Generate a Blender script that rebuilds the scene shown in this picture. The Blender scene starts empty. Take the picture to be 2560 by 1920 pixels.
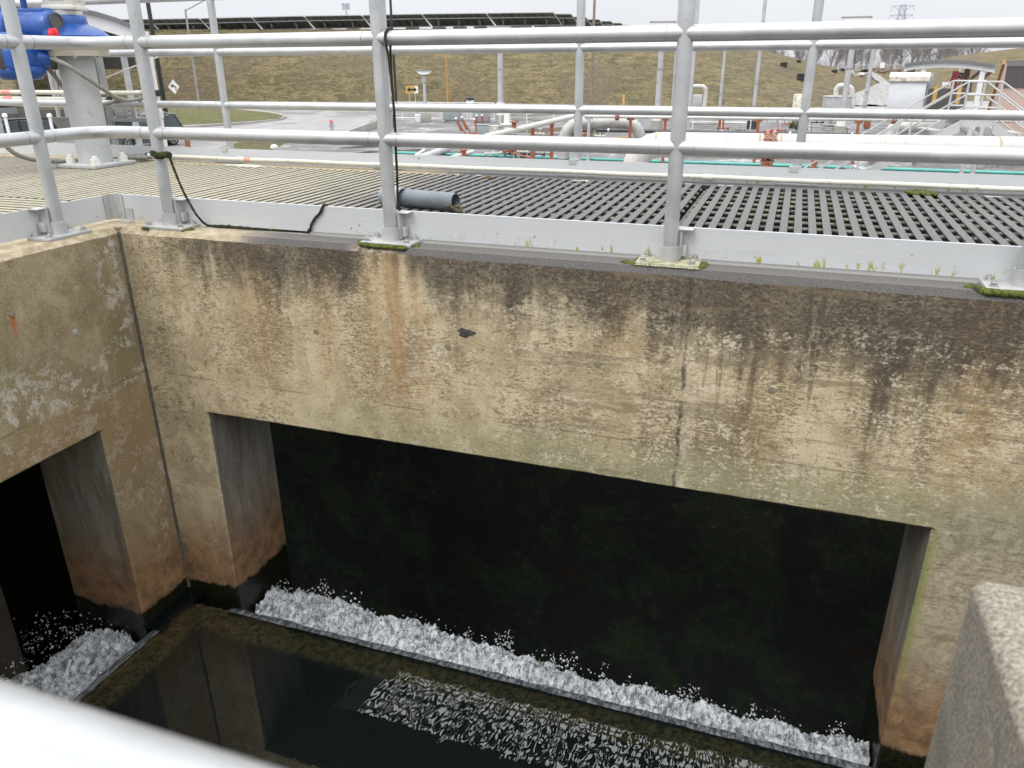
import bpy, bmesh, math, random
from mathutils import Vector, Matrix
random.seed(7)
S = bpy.context.scene
C = S.collection
R_ = math.radians

# ------------------------------------------------------------------ camera, world, sun, exposure
FPX, CX, CY, CZ, YAW, PIT, ROL = 1938.9763, 2.6252, -2.8235, 0.6769, -0.3374, -0.3910, -0.0055
fw = Vector((math.sin(YAW)*math.cos(PIT), math.cos(YAW)*math.cos(PIT), math.sin(PIT)))
r0 = Vector((math.cos(YAW), -math.sin(YAW), 0)); u0 = r0.cross(fw)
cr = r0*math.cos(ROL)+u0*math.sin(ROL); cu = -r0*math.sin(ROL)+u0*math.cos(ROL)
CP = Vector((CX, CY, CZ))
cd = bpy.data.cameras.new('camera'); cam = bpy.data.objects.new('camera', cd); C.objects.link(cam)
cam.matrix_world = Matrix(((cr.x, cu.x, -fw.x, CX), (cr.y, cu.y, -fw.y, CY), (cr.z, cu.z, -fw.z, CZ), (0, 0, 0, 1)))
cd.sensor_width = 36; cd.lens = FPX/2560*36; cd.clip_start = .02; cd.clip_end = 3000
cd.dof.use_dof = True; cd.dof.focus_distance = 4.2; cd.dof.aperture_fstop = 6.5
S.camera = cam
w = bpy.data.worlds.new("World"); S.world = w; w.use_nodes = True
wt = w.node_tree; bg = wt.nodes['Background']
SUN_EL, SUN_AZ = R_(52), R_(200)      # azimuth measured from +Y towards +X
sky = wt.nodes.new('ShaderNodeTexSky'); sky.sky_type = 'NISHITA'; sky.sun_disc = False
sky.sun_elevation = SUN_EL; sky.sun_rotation = SUN_AZ
# overcast: the blue of the clear sky is greyed and the dome is brighter overhead than at the horizon
hs = wt.nodes.new('ShaderNodeHueSaturation'); hs.inputs['Saturation'].default_value = .12
wt.links.new(sky.outputs[0], hs.inputs['Color'])
tc = wt.nodes.new('ShaderNodeTexCoord'); sx = wt.nodes.new('ShaderNodeSeparateXYZ'); wt.links.new(tc.outputs['Generated'], sx.inputs[0])
rp = wt.nodes.new('ShaderNodeValToRGB'); wt.links.new(sx.outputs['Z'], rp.inputs[0])
e = rp.color_ramp.elements
e[0].position = 0.0; e[0].color = (4.25, 4.4, 4.75, 1); e[1].position = .9; e[1].color = (17, 17.2, 17.8, 1)
e2 = rp.color_ramp.elements.new(.10); e2.color = (4.8, 4.9, 5.2, 1)
cn = wt.nodes.new('ShaderNodeTexNoise'); cn.inputs['Scale'].default_value = 2.2; cn.inputs['Detail'].default_value = 5
wt.links.new(tc.outputs['Generated'], cn.inputs['Vector'])
mr = wt.nodes.new('ShaderNodeMapRange'); mr.inputs['From Min'].default_value = .3; mr.inputs['From Max'].default_value = .7
mr.inputs['To Min'].default_value = .94; mr.inputs['To Max'].default_value = 1.06
wt.links.new(cn.outputs['Fac'], mr.inputs['Value'])
mx = wt.nodes.new('ShaderNodeMix'); mx.data_type = 'RGBA'; mx.inputs['Factor'].default_value = .85
wt.links.new(hs.outputs[0], mx.inputs['A']); wt.links.new(rp.outputs[0], mx.inputs['B'])
vm = wt.nodes.new('ShaderNodeVectorMath'); vm.operation = 'SCALE'
wt.links.new(mx.outputs['Result'], vm.inputs[0]); wt.links.new(mr.outputs[0], vm.inputs['Scale'])
wt.links.new(vm.outputs[0], bg.inputs['Color']); bg.inputs['Strength'].default_value = .12
sd = bpy.data.lights.new('sun', 'SUN'); sd.energy = .9; sd.angle = R_(25); sd.color = (1, .97, .92)
so = bpy.data.objects.new('sun', sd); C.objects.link(so)
sdir = Vector((math.sin(SUN_AZ)*math.cos(SUN_EL), math.cos(SUN_AZ)*math.cos(SUN_EL), math.sin(SUN_EL)))
so.rotation_euler = sdir.to_track_quat('Z', 'Y').to_euler()
S.view_settings.view_transform = 'Standard'; S.view_settings.look = 'None'
S.view_settings.exposure = .62; S.view_settings.gamma = 1

# ------------------------------------------------------------------ picture measurements -> places in the world
def ray(x, y): return fw+cr*((x-1280)/FPX)-cu*((y-960)/FPX)
def at(x, y, D):                      # point seen at pixel (x, y) standing D metres away over the ground
    d = ray(x, y); return CP+d*(D/math.hypot(d.x, d.y))
def atz(x, y, z): d = ray(x, y); return CP+d*((z-CZ)/d.z)
def aty(x, y, Y): d = ray(x, y); return CP+d*((Y-CY)/d.y)
def dist(v): return math.hypot(v[0]-CX, v[1]-CY)
def right_of(x): # horizontal unit vector across the view and away from it at pixel column x
    d = ray(x, 300); a = Vector((d.x, d.y, 0)).normalized(); return Vector((a.y, -a.x, 0)), a
G, DK = -3.4, -2.5                    # yard level, tank deck level

# ------------------------------------------------------------------ materials
MATS = {}
class NT:
    def __init__(s, name):
        s.m = bpy.data.materials.new(name); s.m.use_nodes = True; s.t = s.m.node_tree
        s.b = s.t.nodes['Principled BSDF']; s.out = s.t.nodes['Material Output']
        s.co = s.t.nodes.new('ShaderNodeTexCoord').outputs['Object']; MATS[name] = s.m
    def n(s, k): return s.t.nodes.new(k)
    def l(s, a, b):
        if isinstance(a, (int, float)): b.default_value = a
        elif isinstance(a, (tuple, list)): b.default_value = tuple(a)+((1,) if len(a) == 3 and len(b.default_value) == 4 else ())
        else: s.t.links.new(a, b)
    def sc(s, v, co=None):            # scaled coordinates
        n = s.n('ShaderNodeMapping'); n.inputs['Scale'].default_value = v if isinstance(v, (tuple, list)) else (v, v, v)
        s.l(co or s.co, n.inputs['Vector']); return n.outputs[0]
    def noise(s, v, det=4, rough=.55, dist=0, off=0):
        n = s.n('ShaderNodeTexNoise'); n.inputs['Scale'].default_value = 1; n.inputs['Detail'].default_value = det
        n.inputs['Roughness'].default_value = rough; n.inputs['Distortion'].default_value = dist
        c = s.sc(v)
        if off: c.node.inputs['Location'].default_value = (off, off*1.7, off*.6)
        s.l(c, n.inputs['Vector']); return n.outputs['Fac']
    def voro(s, v, feat='F1', rnd=1):
        n = s.n('ShaderNodeTexVoronoi'); n.feature = feat; n.inputs['Scale'].default_value = 1; n.inputs['Randomness'].default_value = rnd
        s.l(s.sc(v), n.inputs['Vector']); return n.outputs['Distance']
    def sep(s):
        n = s.n('ShaderNodeSeparateXYZ'); s.l(s.co, n.inputs[0]); return n.outputs
    def ma(s, op, a, b=0, c=0, clamp=False):
        n = s.n('ShaderNodeMath'); n.operation = op; n.use_clamp = clamp
        s.l(a, n.inputs[0]); s.l(b, n.inputs[1]); s.l(c, n.inputs[2]); return n.outputs[0]
    def mul(s, *a):
        o = a[0]
        for q in a[1:]: o = s.ma('MULTIPLY', o, q)
        return o
    def rng(s, v, a, b, c=0., d=1., smooth=True):
        n = s.n('ShaderNodeMapRange'); n.interpolation_type = 'SMOOTHSTEP' if smooth else 'LINEAR'
        s.l(v, n.inputs['Value']); n.inputs['From Min'].default_value = a; n.inputs['From Max'].default_value = b
        n.inputs['To Min'].default_value = c; n.inputs['To Max'].default_value = d; return n.outputs[0]
    def mix(s, f, a, b):
        n = s.n('ShaderNodeMix'); n.data_type = 'RGBA'; s.l(f, n.inputs['Factor'])
        s.l(a, n.inputs['A']); s.l(b, n.inputs['B']); return n.outputs['Result']
    def bump(s, h, strength=.3, dist=.01, prev=None):
        n = s.n('ShaderNodeBump'); n.inputs['Strength'].default_value = strength; n.inputs['Distance'].default_value = dist
        s.l(h, n.inputs['Height'])
        if prev is not None: s.l(prev, n.inputs['Normal'])
        return n.outputs[0]
    def fin(s, col, rough=.6, metal=0, normal=None, **kw):
        s.l(col, s.b.inputs['Base Color']); s.l(rough, s.b.inputs['Roughness']); s.l(metal, s.b.inputs['Metallic'])
        if normal is not None: s.l(normal, s.b.inputs['Normal'])
        for k, v in kw.items(): s.l(v, s.b.inputs[k])
        return s.m

def simple(name, c, rough=.55, metal=0, var=.15, scale=6, dirt=None, dirtc=(.12, .1, .07), bump=.1, fine=60):
    """paint, plastic or metal with faint blotches, optional dirt patches and a fine grain"""
    t = NT(name)
    n1 = t.noise(scale, 5); n2 = t.noise(fine, 3)
    a = tuple(x*(1-var) for x in c); b = tuple(min(1, x*(1+var)) for x in c)
    col = t.mix(t.rng(n1, .3, .7), a, b)
    if dirt: col = t.mix(t.rng(t.noise(scale*2.3, 8, .65, off=3), .62-dirt*.3, .75-dirt*.2), col, dirtc)
    return t.fin(col, t.rng(n1, .2, .8, max(.03, rough-.08), min(1, rough+.1)), metal, t.bump(n2, bump, .002))

ALU = simple('aluminium', (.47, .48, .48), .38, .55, .08, 9, .06, (.36, .355, .33), .2, 190)
ALU2 = simple('dull_aluminium', (.44, .445, .44), .5, .3, .08, 12, .1, (.33, .32, .28), .15, 160)
FARALU = simple('far_aluminium', (.43, .43, .425), .5, .2, .08, 2)
BOLT = simple('bolt_steel', (.55, .54, .52), .35, .8, .1, 40)
BLUE = simple('blue_enamel', (.010, .065, .27), .3, 0, .18, 10, .08, (.05, .09, .2))
CREAM = simple('cream_enamel', (.62, .60, .54), .45, 0, .08, 7, .15, (.42, .38, .28))
PLINTH = simple('grey_enamel', (.40, .415, .41), .45, 0, .08, 6, .15, (.34, .33, .27))
DUST = simple('dusty_concrete', (.36, .33, .27), .9, 0, .15, 8)
CABLE = simple('grey_cable', (.23, .22, .19), .6, 0, .15, 30, .2, (.1, .085, .04))
BLACK = simple('black_rubber', (.012, .012, .013), .5, 0, .3, 20)
COND = simple('conduit_pvc', (.60, .585, .50), .5, 0, .08, 12, .2, (.42, .38, .26))
PVC = simple('grey_pvc', (.15, .168, .188), .42, 0, .12, 14, .15, (.3, .32, .33), .1, 90)
PVC2 = simple('pale_grey_pvc', (.25, .28, .31), .42, 0, .12, 14, .1, (.14, .13, .1))
RED = simple('red_plastic', (.6, .03, .04), .4, 0, .1)
PINK = simple('pink_tape', (.75, .28, .24), .6, 0, .1)
PLUG = simple('plug_mortar', (.22, .19, .135), .9, 0, .25, 60, .3, (.06, .05, .035), .6, 200)
GALV = simple('galvanised_pole', (.42, .42, .43), .55, .2, .12, 3, .1, (.3, .28, .25))
WPIPE = simple('white_pipe', (.50, .49, .47), .45, 0, .10, 4, .4, (.48, .43, .34))
WHITE = simple('white_enamel', (.72, .72, .71), .45, 0, .05, 4)
CABW = simple('cabinet_white', (.60, .62, .64), .5, 0, .05, 2)
LICHEN = simple('lichen_white', (.62, .60, .52), .8, 0, .1, 3, .45, (.22, .2, .13))
ORANGE = simple('orange_primer', (.27, .085, .042), .6, 0, .2, 3, .2, (.25, .06, .03))
YEL = simple('yellow_paint', (.48, .31, .08), .6, 0, .1, 4)
WOODY = simple('ochre_timber', (.36, .22, .06), .8, 0, .15, 3)
BROWNP = simple('weathered_timber', (.20, .155, .13), .85, 0, .25, 3)
TEAL = simple('teal_hose', (.10, .38, .33), .5, 0, .1, 4)
DARKP = simple('dark_pipe', (.035, .04, .045), .35, 0, .3, 3)
BLKPOLE = simple('black_pole_paint', (.016, .018, .02), .45, 0, .2, 3)
GREYBOX = simple('grey_cabinet', (.26, .29, .31), .5, 0, .1, 3)
STEELG = simple('grey_steel', (.28, .28, .275), .55, .2, .15, 3)
RUSTY = simple('rusty_steel', (.22, .07, .035), .8, 0, .35, 12, .4, (.5, .4, .35), .4, 30)
YCON = simple('yard_concrete', (.33, .315, .28), .9, 0, .15, .8, .2, (.17, .16, .13), .2, 8)
DCON = simple('dark_wall_concrete', (.10, .095, .08), .9, 0, .3, .7, .3, (.045, .045, .04), .2, 8)
PINKW = simple('pink_render', (.46, .335, .285), .9, 0, .07, 1, .12, (.36, .25, .2))
SHINGLE = simple('dark_shingle', (.055, .045, .045), .9, 0, .25, 9, .3, (.085, .07, .07), .5, 30)
ROOFM = simple('grey_roofing', (.15, .155, .155), .7, 0, .12, 1)
FASCIA = simple('white_fascia', (.66, .665, .67), .6, 0, .04, 1)
PANELB = simple('solar_underside', (.17, .18, .18), .5, 0, .25, 1.5)
PANELF = simple('solar_frame', (.40, .42, .43), .4, .4, .1, 2)
BALLAST = simple('ballast_concrete', (.16, .145, .11), .9, 0, .25, 1, .3, (.05, .05, .04))
GLASS = simple('dark_glass', (.05, .065, .07), .04, 0, .2, 1)
CARD = simple('dark_car_paint', (.012, .015, .022), .18, .3, .1, 2)
CARG = simple('grey_car_paint', (.10, .11, .125), .2, .4, .1, 2)
LINER = simple('white_liner', (.32, .325, .33), .6, 0, .35, 1.4, .8, (.15, .14, .12), 1., 3)
ROCKM = simple('rubble', (.17, .135, .11), .95, 0, .4, 3, .2, (.07, .06, .05), .6, 12)
BARK = simple('hazed_bark', (.20, .18, .17), .95, 0, .25, .8)  # bark lightened: distance haze painted into the colour
HAZEG = simple('hazed_steel', (.36, .37, .40), .8, 0, .05, .5)  # pale tone carries the haze of distance, mixed into the steel colour
STRAP = simple('stainless', (.6, .6, .58), .3, .8, .1, 30)
SEAL = simple('joint_sealant', (.085, .08, .06), .9, 0, .35, 25, .3, (.16, .14, .1), .5, 120)

def moss_mat(name, a, b, c):
    t = NT(name); n = t.noise(45, 6, .7); f = t.noise(260, 3)
    col = t.mix(t.rng(n, .35, .6), a, b); col = t.mix(t.rng(t.noise(18, 4, off=5), .58, .72), col, c)
    return t.fin(col, .95, 0, t.bump(f, 1., .006))
MOSS = moss_mat('bright_moss', (.03, .042, .008), (.12, .145, .022), (.13, .075, .02))
MOSSD = moss_mat('dark_moss', (.010, .014, .004), (.045, .055, .012), (.02, .02, .012))
ROPEM = moss_mat('mossy_cable', (.010, .010, .007), (.035, .04, .014), (.018, .018, .012))
ROPEB = moss_mat('brown_rope', (.05, .038, .02), (.16, .13, .08), (.10, .10, .03))
LICH = moss_mat('pale_lichen', (.28, .28, .14), (.5, .48, .34), (.06, .07, .02))

def concrete(name, wing=False):
    t = NT(name); X, Y, Z = t.sep()
    u = Y if wing else X
    A = (2.0, 2.0, 2.0)
    big = t.noise(1.7, 4, .55, .4); med = t.noise((5, 5, 4), 8, .68, .6); fine = t.noise((60, 60, 90), 4, .6)
    streak = t.noise((9, 9, .9), 5, .6, .3, 2); streak2 = t.noise((26, 26, 1.6), 4, .6, .2, 7)
    grain = t.noise((20, 20, 130), 5, .7, .6, 4); grit = t.noise(170, 2, .6); fleck = t.noise((70, 70, 110), 5, .75, .3, 9)
    blot = t.noise(11, 9, .75, .5, 11); blot2 = t.noise(24, 7, .75, .4, 13)
    if wing: light, mid, brown = (.38, .315, .195), (.255, .205, .115), (.14, .105, .055)
    else:    light, mid, brown = (.55, .465, .305), (.37, .30, .18), (.185, .145, .08)
    col = t.mix(t.rng(med, .38, .62), mid, light)
    if not wing:      # brushed-looking, board-formed grain: pale flakes over brown
        g = t.ma('ADD', t.mul(grain, .42), t.mul(fleck, .58))
        lvl = t.ma('ADD', t.mul(big, .45), t.mul(streak, .30)); lvl = t.ma('SUBTRACT', lvl, t.rng(X, .6, -.1, 0, .04))
        g2 = t.ma('ADD', t.ma('SUBTRACT', g, lvl), .42)
        col = t.mix(t.rng(g2, .455, .575), brown, col)
        col = t.mix(t.mul(t.rng(blot2, .53, .62), t.rng(t.noise(3.5, 4, .6, off=81), .40, .58), .8), col, (.15, .10, .045)); col = t.mix(t.mul(t.rng(t.noise((150, 150, 210), 4, .75, off=83), .53, .60), .42), col, (.62, .55, .40)); col = t.mix(t.mul(t.rng(t.noise((120, 120, 190), 4, .75, off=85), .55, .62), .42), col, (.12, .09, .05))
        # cooler, smoother paste low on the lintel and right of the cold joint
        low = t.mul(t.rng(Z, -.64, -.80), t.rng(Z, -1.02, -.86))
        col = t.mix(t.mul(low, t.rng(X, .35, 1.1), t.rng(big, .3, .65, .35, .75)), col, (.28, .27, .155))
        # orange-brown runs under the posts
        for cx, wd, am in ((1.165, .075, .8), (1.06, .07, .45), (.47, .16, .5), (2.1, .12, .4), (1.27, .05, .5), (3.3, .15, .45), (.82, .10, .4), (2.62, .12, .3)):
            d = t.ma('ABSOLUTE', t.ma('SUBTRACT', t.ma('ADD', X, t.mul(t.ma('SUBTRACT', med, .5), .12)), cx))
            col = t.mix(t.mul(t.rng(d, wd, wd*.2), am, t.rng(Z, -.9, -.5), t.rng(streak2, .25, .7, .5, 1)), col, (.34, .215, .095))
        # black weathering that hangs from the coping, deeper to the right
        depth = t.ma('ADD', t.rng(X, .05, .5, .02, .13), t.rng(X, 1.6, 3.2, 0., .10))
        depth = t.ma('ADD', depth, t.mul(t.ma('SUBTRACT', streak, .5), .36))
        depth = t.ma('ADD', depth, t.mul(t.ma('SUBTRACT', streak2, .5), .22))
        clean = t.rng(t.ma('ABSOLUTE', t.ma('SUBTRACT', X, 1.12)), .06, .22, .75, 0.)
        depth = t.ma('SUBTRACT', depth, t.mul(clean, .24))
        top = t.rng(t.ma('ADD', t.ma('MULTIPLY', Z, -1), t.mul(t.ma('SUBTRACT', blot, .5), .30)), 0, 1, 0, 1, False)
        tm = t.rng(t.ma('SUBTRACT', top, depth), .20, -.03)
        side = t.rng(X, -.12, .28, .15, 1)
        tm = t.mul(tm, side, t.rng(fleck, .35, .70, 1, .70), t.rng(blot, .50, .70, 1, .72))
        col = t.mix(t.mul(tm, .93), col, t.mix(t.rng(grit, .35, .65), (.024, .021, .018), (.065, .052, .040)))
        # long dark runs
        lr = t.mul(t.rng(streak2, .57, .68), t.rng(Z, -.95, -.2), t.rng(X, 2.0, 2.6, .25, .75))
        col = t.mix(lr, col, (.075, .055, .035))
        # pale leached patches on the right
        col = t.mix(t.mul(t.rng(t.ma('ADD', t.mul(blot, .5), t.mul(fleck, .5)), .52, .60), t.rng(Z, -.10, -.28), t.rng(X, .2, 2.3, .35, .85)), col, (.62, .55, .42)); col = t.mix(t.mul(t.rng(t.noise((3, 3, 26), 5, .65, .3, 91), .54, .62), t.rng(X, 1.2, 2.2, .1, .55)), col, (.17, .13, .08))
        # pour joint at 2.34 m
        dj = t.ma('ABSOLUTE', t.ma('SUBTRACT', t.ma('ADD', X, t.mul(t.ma('SUBTRACT', t.noise(14, 5, off=21), .5), .035)), 2.34))
        col = t.mix(t.mul(t.rng(dj, .012, .003), t.rng(t.noise(30, 5, .7, off=23), .38, .55), .85), col, (.04, .033, .024))
        dj2 = t.ma('SUBTRACT', t.ma('ADD', X, t.mul(t.ma('SUBTRACT', blot, .5), .05)), 2.37)
        col = t.mix(t.mul(t.rng(t.ma('ABSOLUTE', dj2), .04, .005), t.rng(blot2, .42, .6), t.rng(Z, -.2, -.5), .6), col, (.56, .50, .38))
        # pier to the right of the opening: greyer, speckled
        col = t.mix(t.mul(t.rng(X, 3.2, 3.35), t.rng(Z, -.6, -.9), .55), col, t.mix(t.rng(blot2, .4, .62), (.14, .125, .085), (.37, .34, .26)))
        # green slick on the right arris of the opening
        gs = t.mul(t.rng(t.ma('ABSOLUTE', t.ma('SUBTRACT', X, 3.262)), .035, .006), t.rng(Z, -.85, -.95), t.rng(Z, -1.75, -1.5))
        col = t.mix(t.mul(gs, .7), col, (.20, .23, .045))
    else:
        col = t.mix(t.rng(blot, .38, .66, 0, .55), col, brown)
        col = t.mix(t.mul(t.rng(streak, .5, .7), .5), col, (.19, .17, .075))
        # leached lime: beside the corner joint, low on the left and down the pier
        cw = t.mul(t.rng(Y, -.34, -.16), t.rng(Y, -.10, -.14, .3, 1))
        pale = t.mul(t.rng(t.ma('ADD', t.mul(blot, .55), t.mul(blot2, .45)), .50, .56), t.ma('ADD', cw, t.mul(t.rng(Z, -.35, -.6), t.rng(Z, -1.5, -1.1)), clamp=True))
        col = t.mix(t.mul(pale, .8), col, (.56, .52, .44))
        col = t.mix(t.mul(t.rng(Z, -.66, -.72), t.rng(Z, -1.6, -1.2), t.rng(big, .3, .7, .2, .8)), col, (.30, .20, .095))
        col = t.mix(t.mul(t.rng(fleck, .55, .66), t.rng(blot, .42, .6, .1, .7)), col, (.50, .44, .32)); col = t.mix(t.mul(t.rng(t.noise((110, 110, 150), 4, .75, off=87), .53, .62), .6), col, (.10, .08, .045))
        # rust run under an old tie
        dr = t.ma('ABSOLUTE', t.ma('SUBTRACT', t.ma('ADD', Y, t.mul(t.ma('ADD', Z, .233), -.06)), -.688))
        col = t.mix(t.mul(t.rng(dr, .016, .004), t.rng(Z, -.232, -.236), t.rng(Z, -.36, -.25), .9), col, (.36, .10, .02))
    # horizontal form line
    dz = t.ma('ABSOLUTE', t.ma('ADD', t.ma('ADD', Z, .695), t.mul(t.ma('SUBTRACT', med, .5), .02)))
    col = t.mix(t.mul(t.rng(dz, .006, .002), t.rng(t.noise(4, 3, off=31), .42, .55), .5), col, (.12, .095, .06))
    # jambs (inside the opening) are grey with dark runs; use the way the face points
    geo = t.n('ShaderNodeNewGeometry'); sn = t.n('ShaderNodeSeparateXYZ'); t.l(geo.outputs['Normal'], sn.inputs[0])
    nj = t.ma('ABSOLUTE', sn.outputs['Y' if wing else 'X'])
    jc = t.mix(t.rng(t.noise((9, 9, 1.8), 8, .75, .5, 41), .34, .66), (.13, .12, .095), (.30, .28, .235))
    jc = t.mix(t.mul(t.rng(streak2, .55, .7), .5), jc, (.20, .17, .07))
    jc = t.mix(t.mul(t.rng(fleck, .6, .72), .5), jc, (.42, .40, .34))
    col = t.mix(t.rng(nj, .6, .9), col, jc)
    # rust-brown tide band over the water, then wet black algae with a ragged edge
    zz = t.ma('ADD', Z, t.mul(t.ma('SUBTRACT', t.noise((6, 6, 3), 5, .6, off=51), .5), .30))
    tide = t.mul(t.rng(zz, -1.30, -1.82), .85)
    col = t.mix(tide, col, t.mix(t.rng(blot, .35, .65), (.12, .056, .022), (.33, .18, .075)))
    col = t.mix(t.mul(t.rng(blot2, .60, .68), t.rng(zz, -1.55, -1.75), .7), col, (.50, .33, .20))
    zb = t.ma('ADD', Z, t.mul(t.ma('SUBTRACT', t.noise((12, 12, 8), 6, .7, off=61), .5), .11))
    alg = t.rng(zb, -1.90, -1.925)
    col = t.mix(alg, col, t.mix(t.rng(fine, .4, .6), (.004, .005, .003), (.018, .02, .010)))
    # top face and chamfer: cleaner tan left of the third post, sooty grey to the right
    nz = sn.outputs['Z']
    if wing: tcx = t.mix(t.rng(blot2, .4, .62), (.30, .24, .15), (.46, .39, .27))
    else:
        dirty = t.rng(t.ma('ADD', X, t.mul(t.ma('SUBTRACT', big, .5), .5)), .22, .6)
        tcx = t.mix(dirty, t.mix(t.rng(blot2, .4, .62), (.30, .24, .15), (.46, .39, .27)), t.mix(t.rng(grit, .35, .7), (.085, .08, .075), (.16, .15, .14)))
        strip = t.rng(t.ma('ADD', Y, t.mul(t.ma('SUBTRACT', med, .5), .01)), .035, .05)
        tcx = t.mix(t.mul(strip, t.rng(Y, .12, .08), .7), tcx, (.30, .29, .26))
        tcx = t.mix(t.mul(t.rng(nz, .95, .8), dirty, .5), tcx, (.045, .042, .04))
        pd = t.rng(t.ma('ABSOLUTE', t.ma('SUBTRACT', X, 1.07)), .14, .04)
        tcx = t.mix(t.mul(pd, t.rng(Y, -.055, -.065), t.rng(blot2, .4, .55), .8), tcx, (.42, .33, .22))
    col = t.mix(t.rng(nz, .45, .6), col, tcx)
    # air holes
    hole = t.voro((34, 34, 34)); hm = t.mul(t.rng(hole, .12, .07), t.rng(t.noise(6, 3, off=71), .52, .6))
    col = t.mix(t.mul(hm, .8), col, (.03, .025, .02))
    h = t.ma('ADD', t.mul(grain, .3), t.ma('ADD', t.mul(grit, .25), t.mul(blot2, .35)))
    h = t.ma('SUBTRACT', h, t.mul(hm, .8))
    nr = t.bump(h, .55, .008)
    return t.fin(col, t.rng(alg, 0, 1, .88, .25), 0, nr)
CW = concrete('stained_wall_concrete'); CWW = concrete('stained_wing_concrete', True)

t = NT('pier_concrete')      # coarse exposed-aggregate face with lichen dots
n1 = t.noise(9, 8, .7); n2 = t.noise(70, 5, .7); n3 = t.noise(28, 5, .7, off=4)
n2 = t.noise(150, 6, .72); col = t.mix(t.rng(n2, .36, .66), (.155, .138, .11), (.45, .40, .315)); col = t.mix(t.rng(n3, .56, .7, 0, .6), col, (.50, .455, .37))
col = t.mix(t.rng(n1, .55, .72, 0, .7), col, (.07, .065, .06))
col = t.mix(t.mul(t.rng(t.ma('ADD', t.voro(22), t.mul(n2, .25)), .25, .20), t.rng(t.noise(5, 3, off=8), .52, .58), .8), col, (.27, .28, .05))
geo = t.n('ShaderNodeNewGeometry'); sn = t.n('ShaderNodeSeparateXYZ'); t.l(geo.outputs['Normal'], sn.inputs[0]); col = t.mix(t.mul(t.rng(sn.outputs['Z'], .5, .1), t.rng(n1, .25, .6, .75, .25)), col, (.085, .078, .065))  # upright faces darkened: grime plus shade painted into the colour
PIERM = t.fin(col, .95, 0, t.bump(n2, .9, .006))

t = NT('grating_glassfibre')     # sooty grey over most of the deck, cream dust towards the corner
X, Y, Z = t.sep()
gp = t.n('ShaderNodeNewGeometry'); gs_ = t.n('ShaderNodeSeparateXYZ'); t.l(gp.outputs['Position'], gs_.inputs[0]); GX, GY = gs_.outputs['X'], gs_.outputs['Y']
t.co = gp.outputs['Position']
n1 = t.noise(2.4, 5, .6); n2 = t.noise(140, 4, .7); n3 = t.noise(16, 6, .7)
left = t.rng(t.ma('ADD', GX, t.mul(t.ma('SUBTRACT', n1, .5), 1.6)), .9, -.4)
grey = t.mix(t.rng(n2, .35, .65), (.075, .073, .072), (.185, .18, .178))
crm = t.mix(t.rng(n2, .35, .65), (.235, .215, .155), (.45, .42, .325)); crm = t.mix(t.rng(n3, .5, .66, 0, .5), crm, (.26, .22, .16))
col = t.mix(left, grey, crm)
col = t.mix(t.mul(t.rng(n3, .6, .7), .5), col, (.07, .065, .06))
far = t.rng(GX, -1.9, -2.6); col = t.mix(t.mul(far, .6), col, (.24, .22, .18))
GRATE = t.fin(col, .9, 0, t.bump(n2, .7, .002))
t = NT('grating_underside'); n = t.noise(25, 5, .7)
GRWEB = t.fin(t.mix(t.rng(n, .4, .65), (.06, .06, .05), (.24, .24, .185)), .85)

t = NT('toe_board_metal')
X, Y, Z = t.sep(); br = t.noise((6, 6, 300), 4, .6); n1 = t.noise(7, 5, .6); dots = t.voro((22, 22, 22)); dn = t.noise(3, 3, off=5)
col = t.mix(t.rng(br, .3, .7), (.50, .515, .525), (.545, .56, .57))
col = t.mix(t.mul(t.rng(t.noise((7, 7, 40), 6, .7, off=3), .6, .72), t.rng(n1, .5, .65), .6), col, (.72, .73, .74))
low = t.rng(Z, .060, .020)
col = t.mix(t.mul(t.rng(t.ma('ADD', t.mul(t.noise((34, 34, 13), 5, .7, off=9), 1), 0), .565, .62), low, t.rng(X, 1.2, 2.0, .25, 1)), col, (.30, .31, .03))
col = t.mix(t.mul(t.rng(dots, .10, .06), t.rng(dn, .5, .58), t.rng(Z, .10, .05), .9), col, (.05, .06, .03))
TOE = t.fin(col, t.rng(br, .3, .7, .45, .55), .15, t.bump(br, .05, .001))

t = NT('wet_deck')      # tank deck: dark wet concrete with puddles and pale dry scabs
n1 = t.noise((.16, .16, 1), 6, .65, .6); n2 = t.noise((.8, .8, 1), 8, .7, .4, 3); n3 = t.noise(6, 4)
col = t.mix(t.rng(n2, .35, .65), (.06, .058, .056), (.165, .16, .155)); col = t.mix(t.rng(n2, .58, .63, 0, .8), col, (.40, .40, .40))
wet = t.rng(n1, .50, .56); col = t.mix(t.mul(wet, .6), col, (.05, .05, .052))
DECK = t.fin(col, t.rng(wet, 0, 1, .55, .04), 0, t.bump(n3, .08, .01))
t = NT('yard_road')
n1 = t.noise((.1, .1, 1), 6, .65, .5); n2 = t.noise((1.2, .3, 1), 6, .7); n3 = t.noise(14, 3)
col = t.mix(t.rng(n2, .3, .7), (.20, .19, .185), (.29, .28, .27)); col = t.mix(t.mul(t.rng(n1, .55, .62), .6), col, (.13, .125, .125))
ROAD = t.fin(col, t.rng(n1, .5, .6, .7, .3), 0, t.bump(n3, .15, .01))
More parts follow.
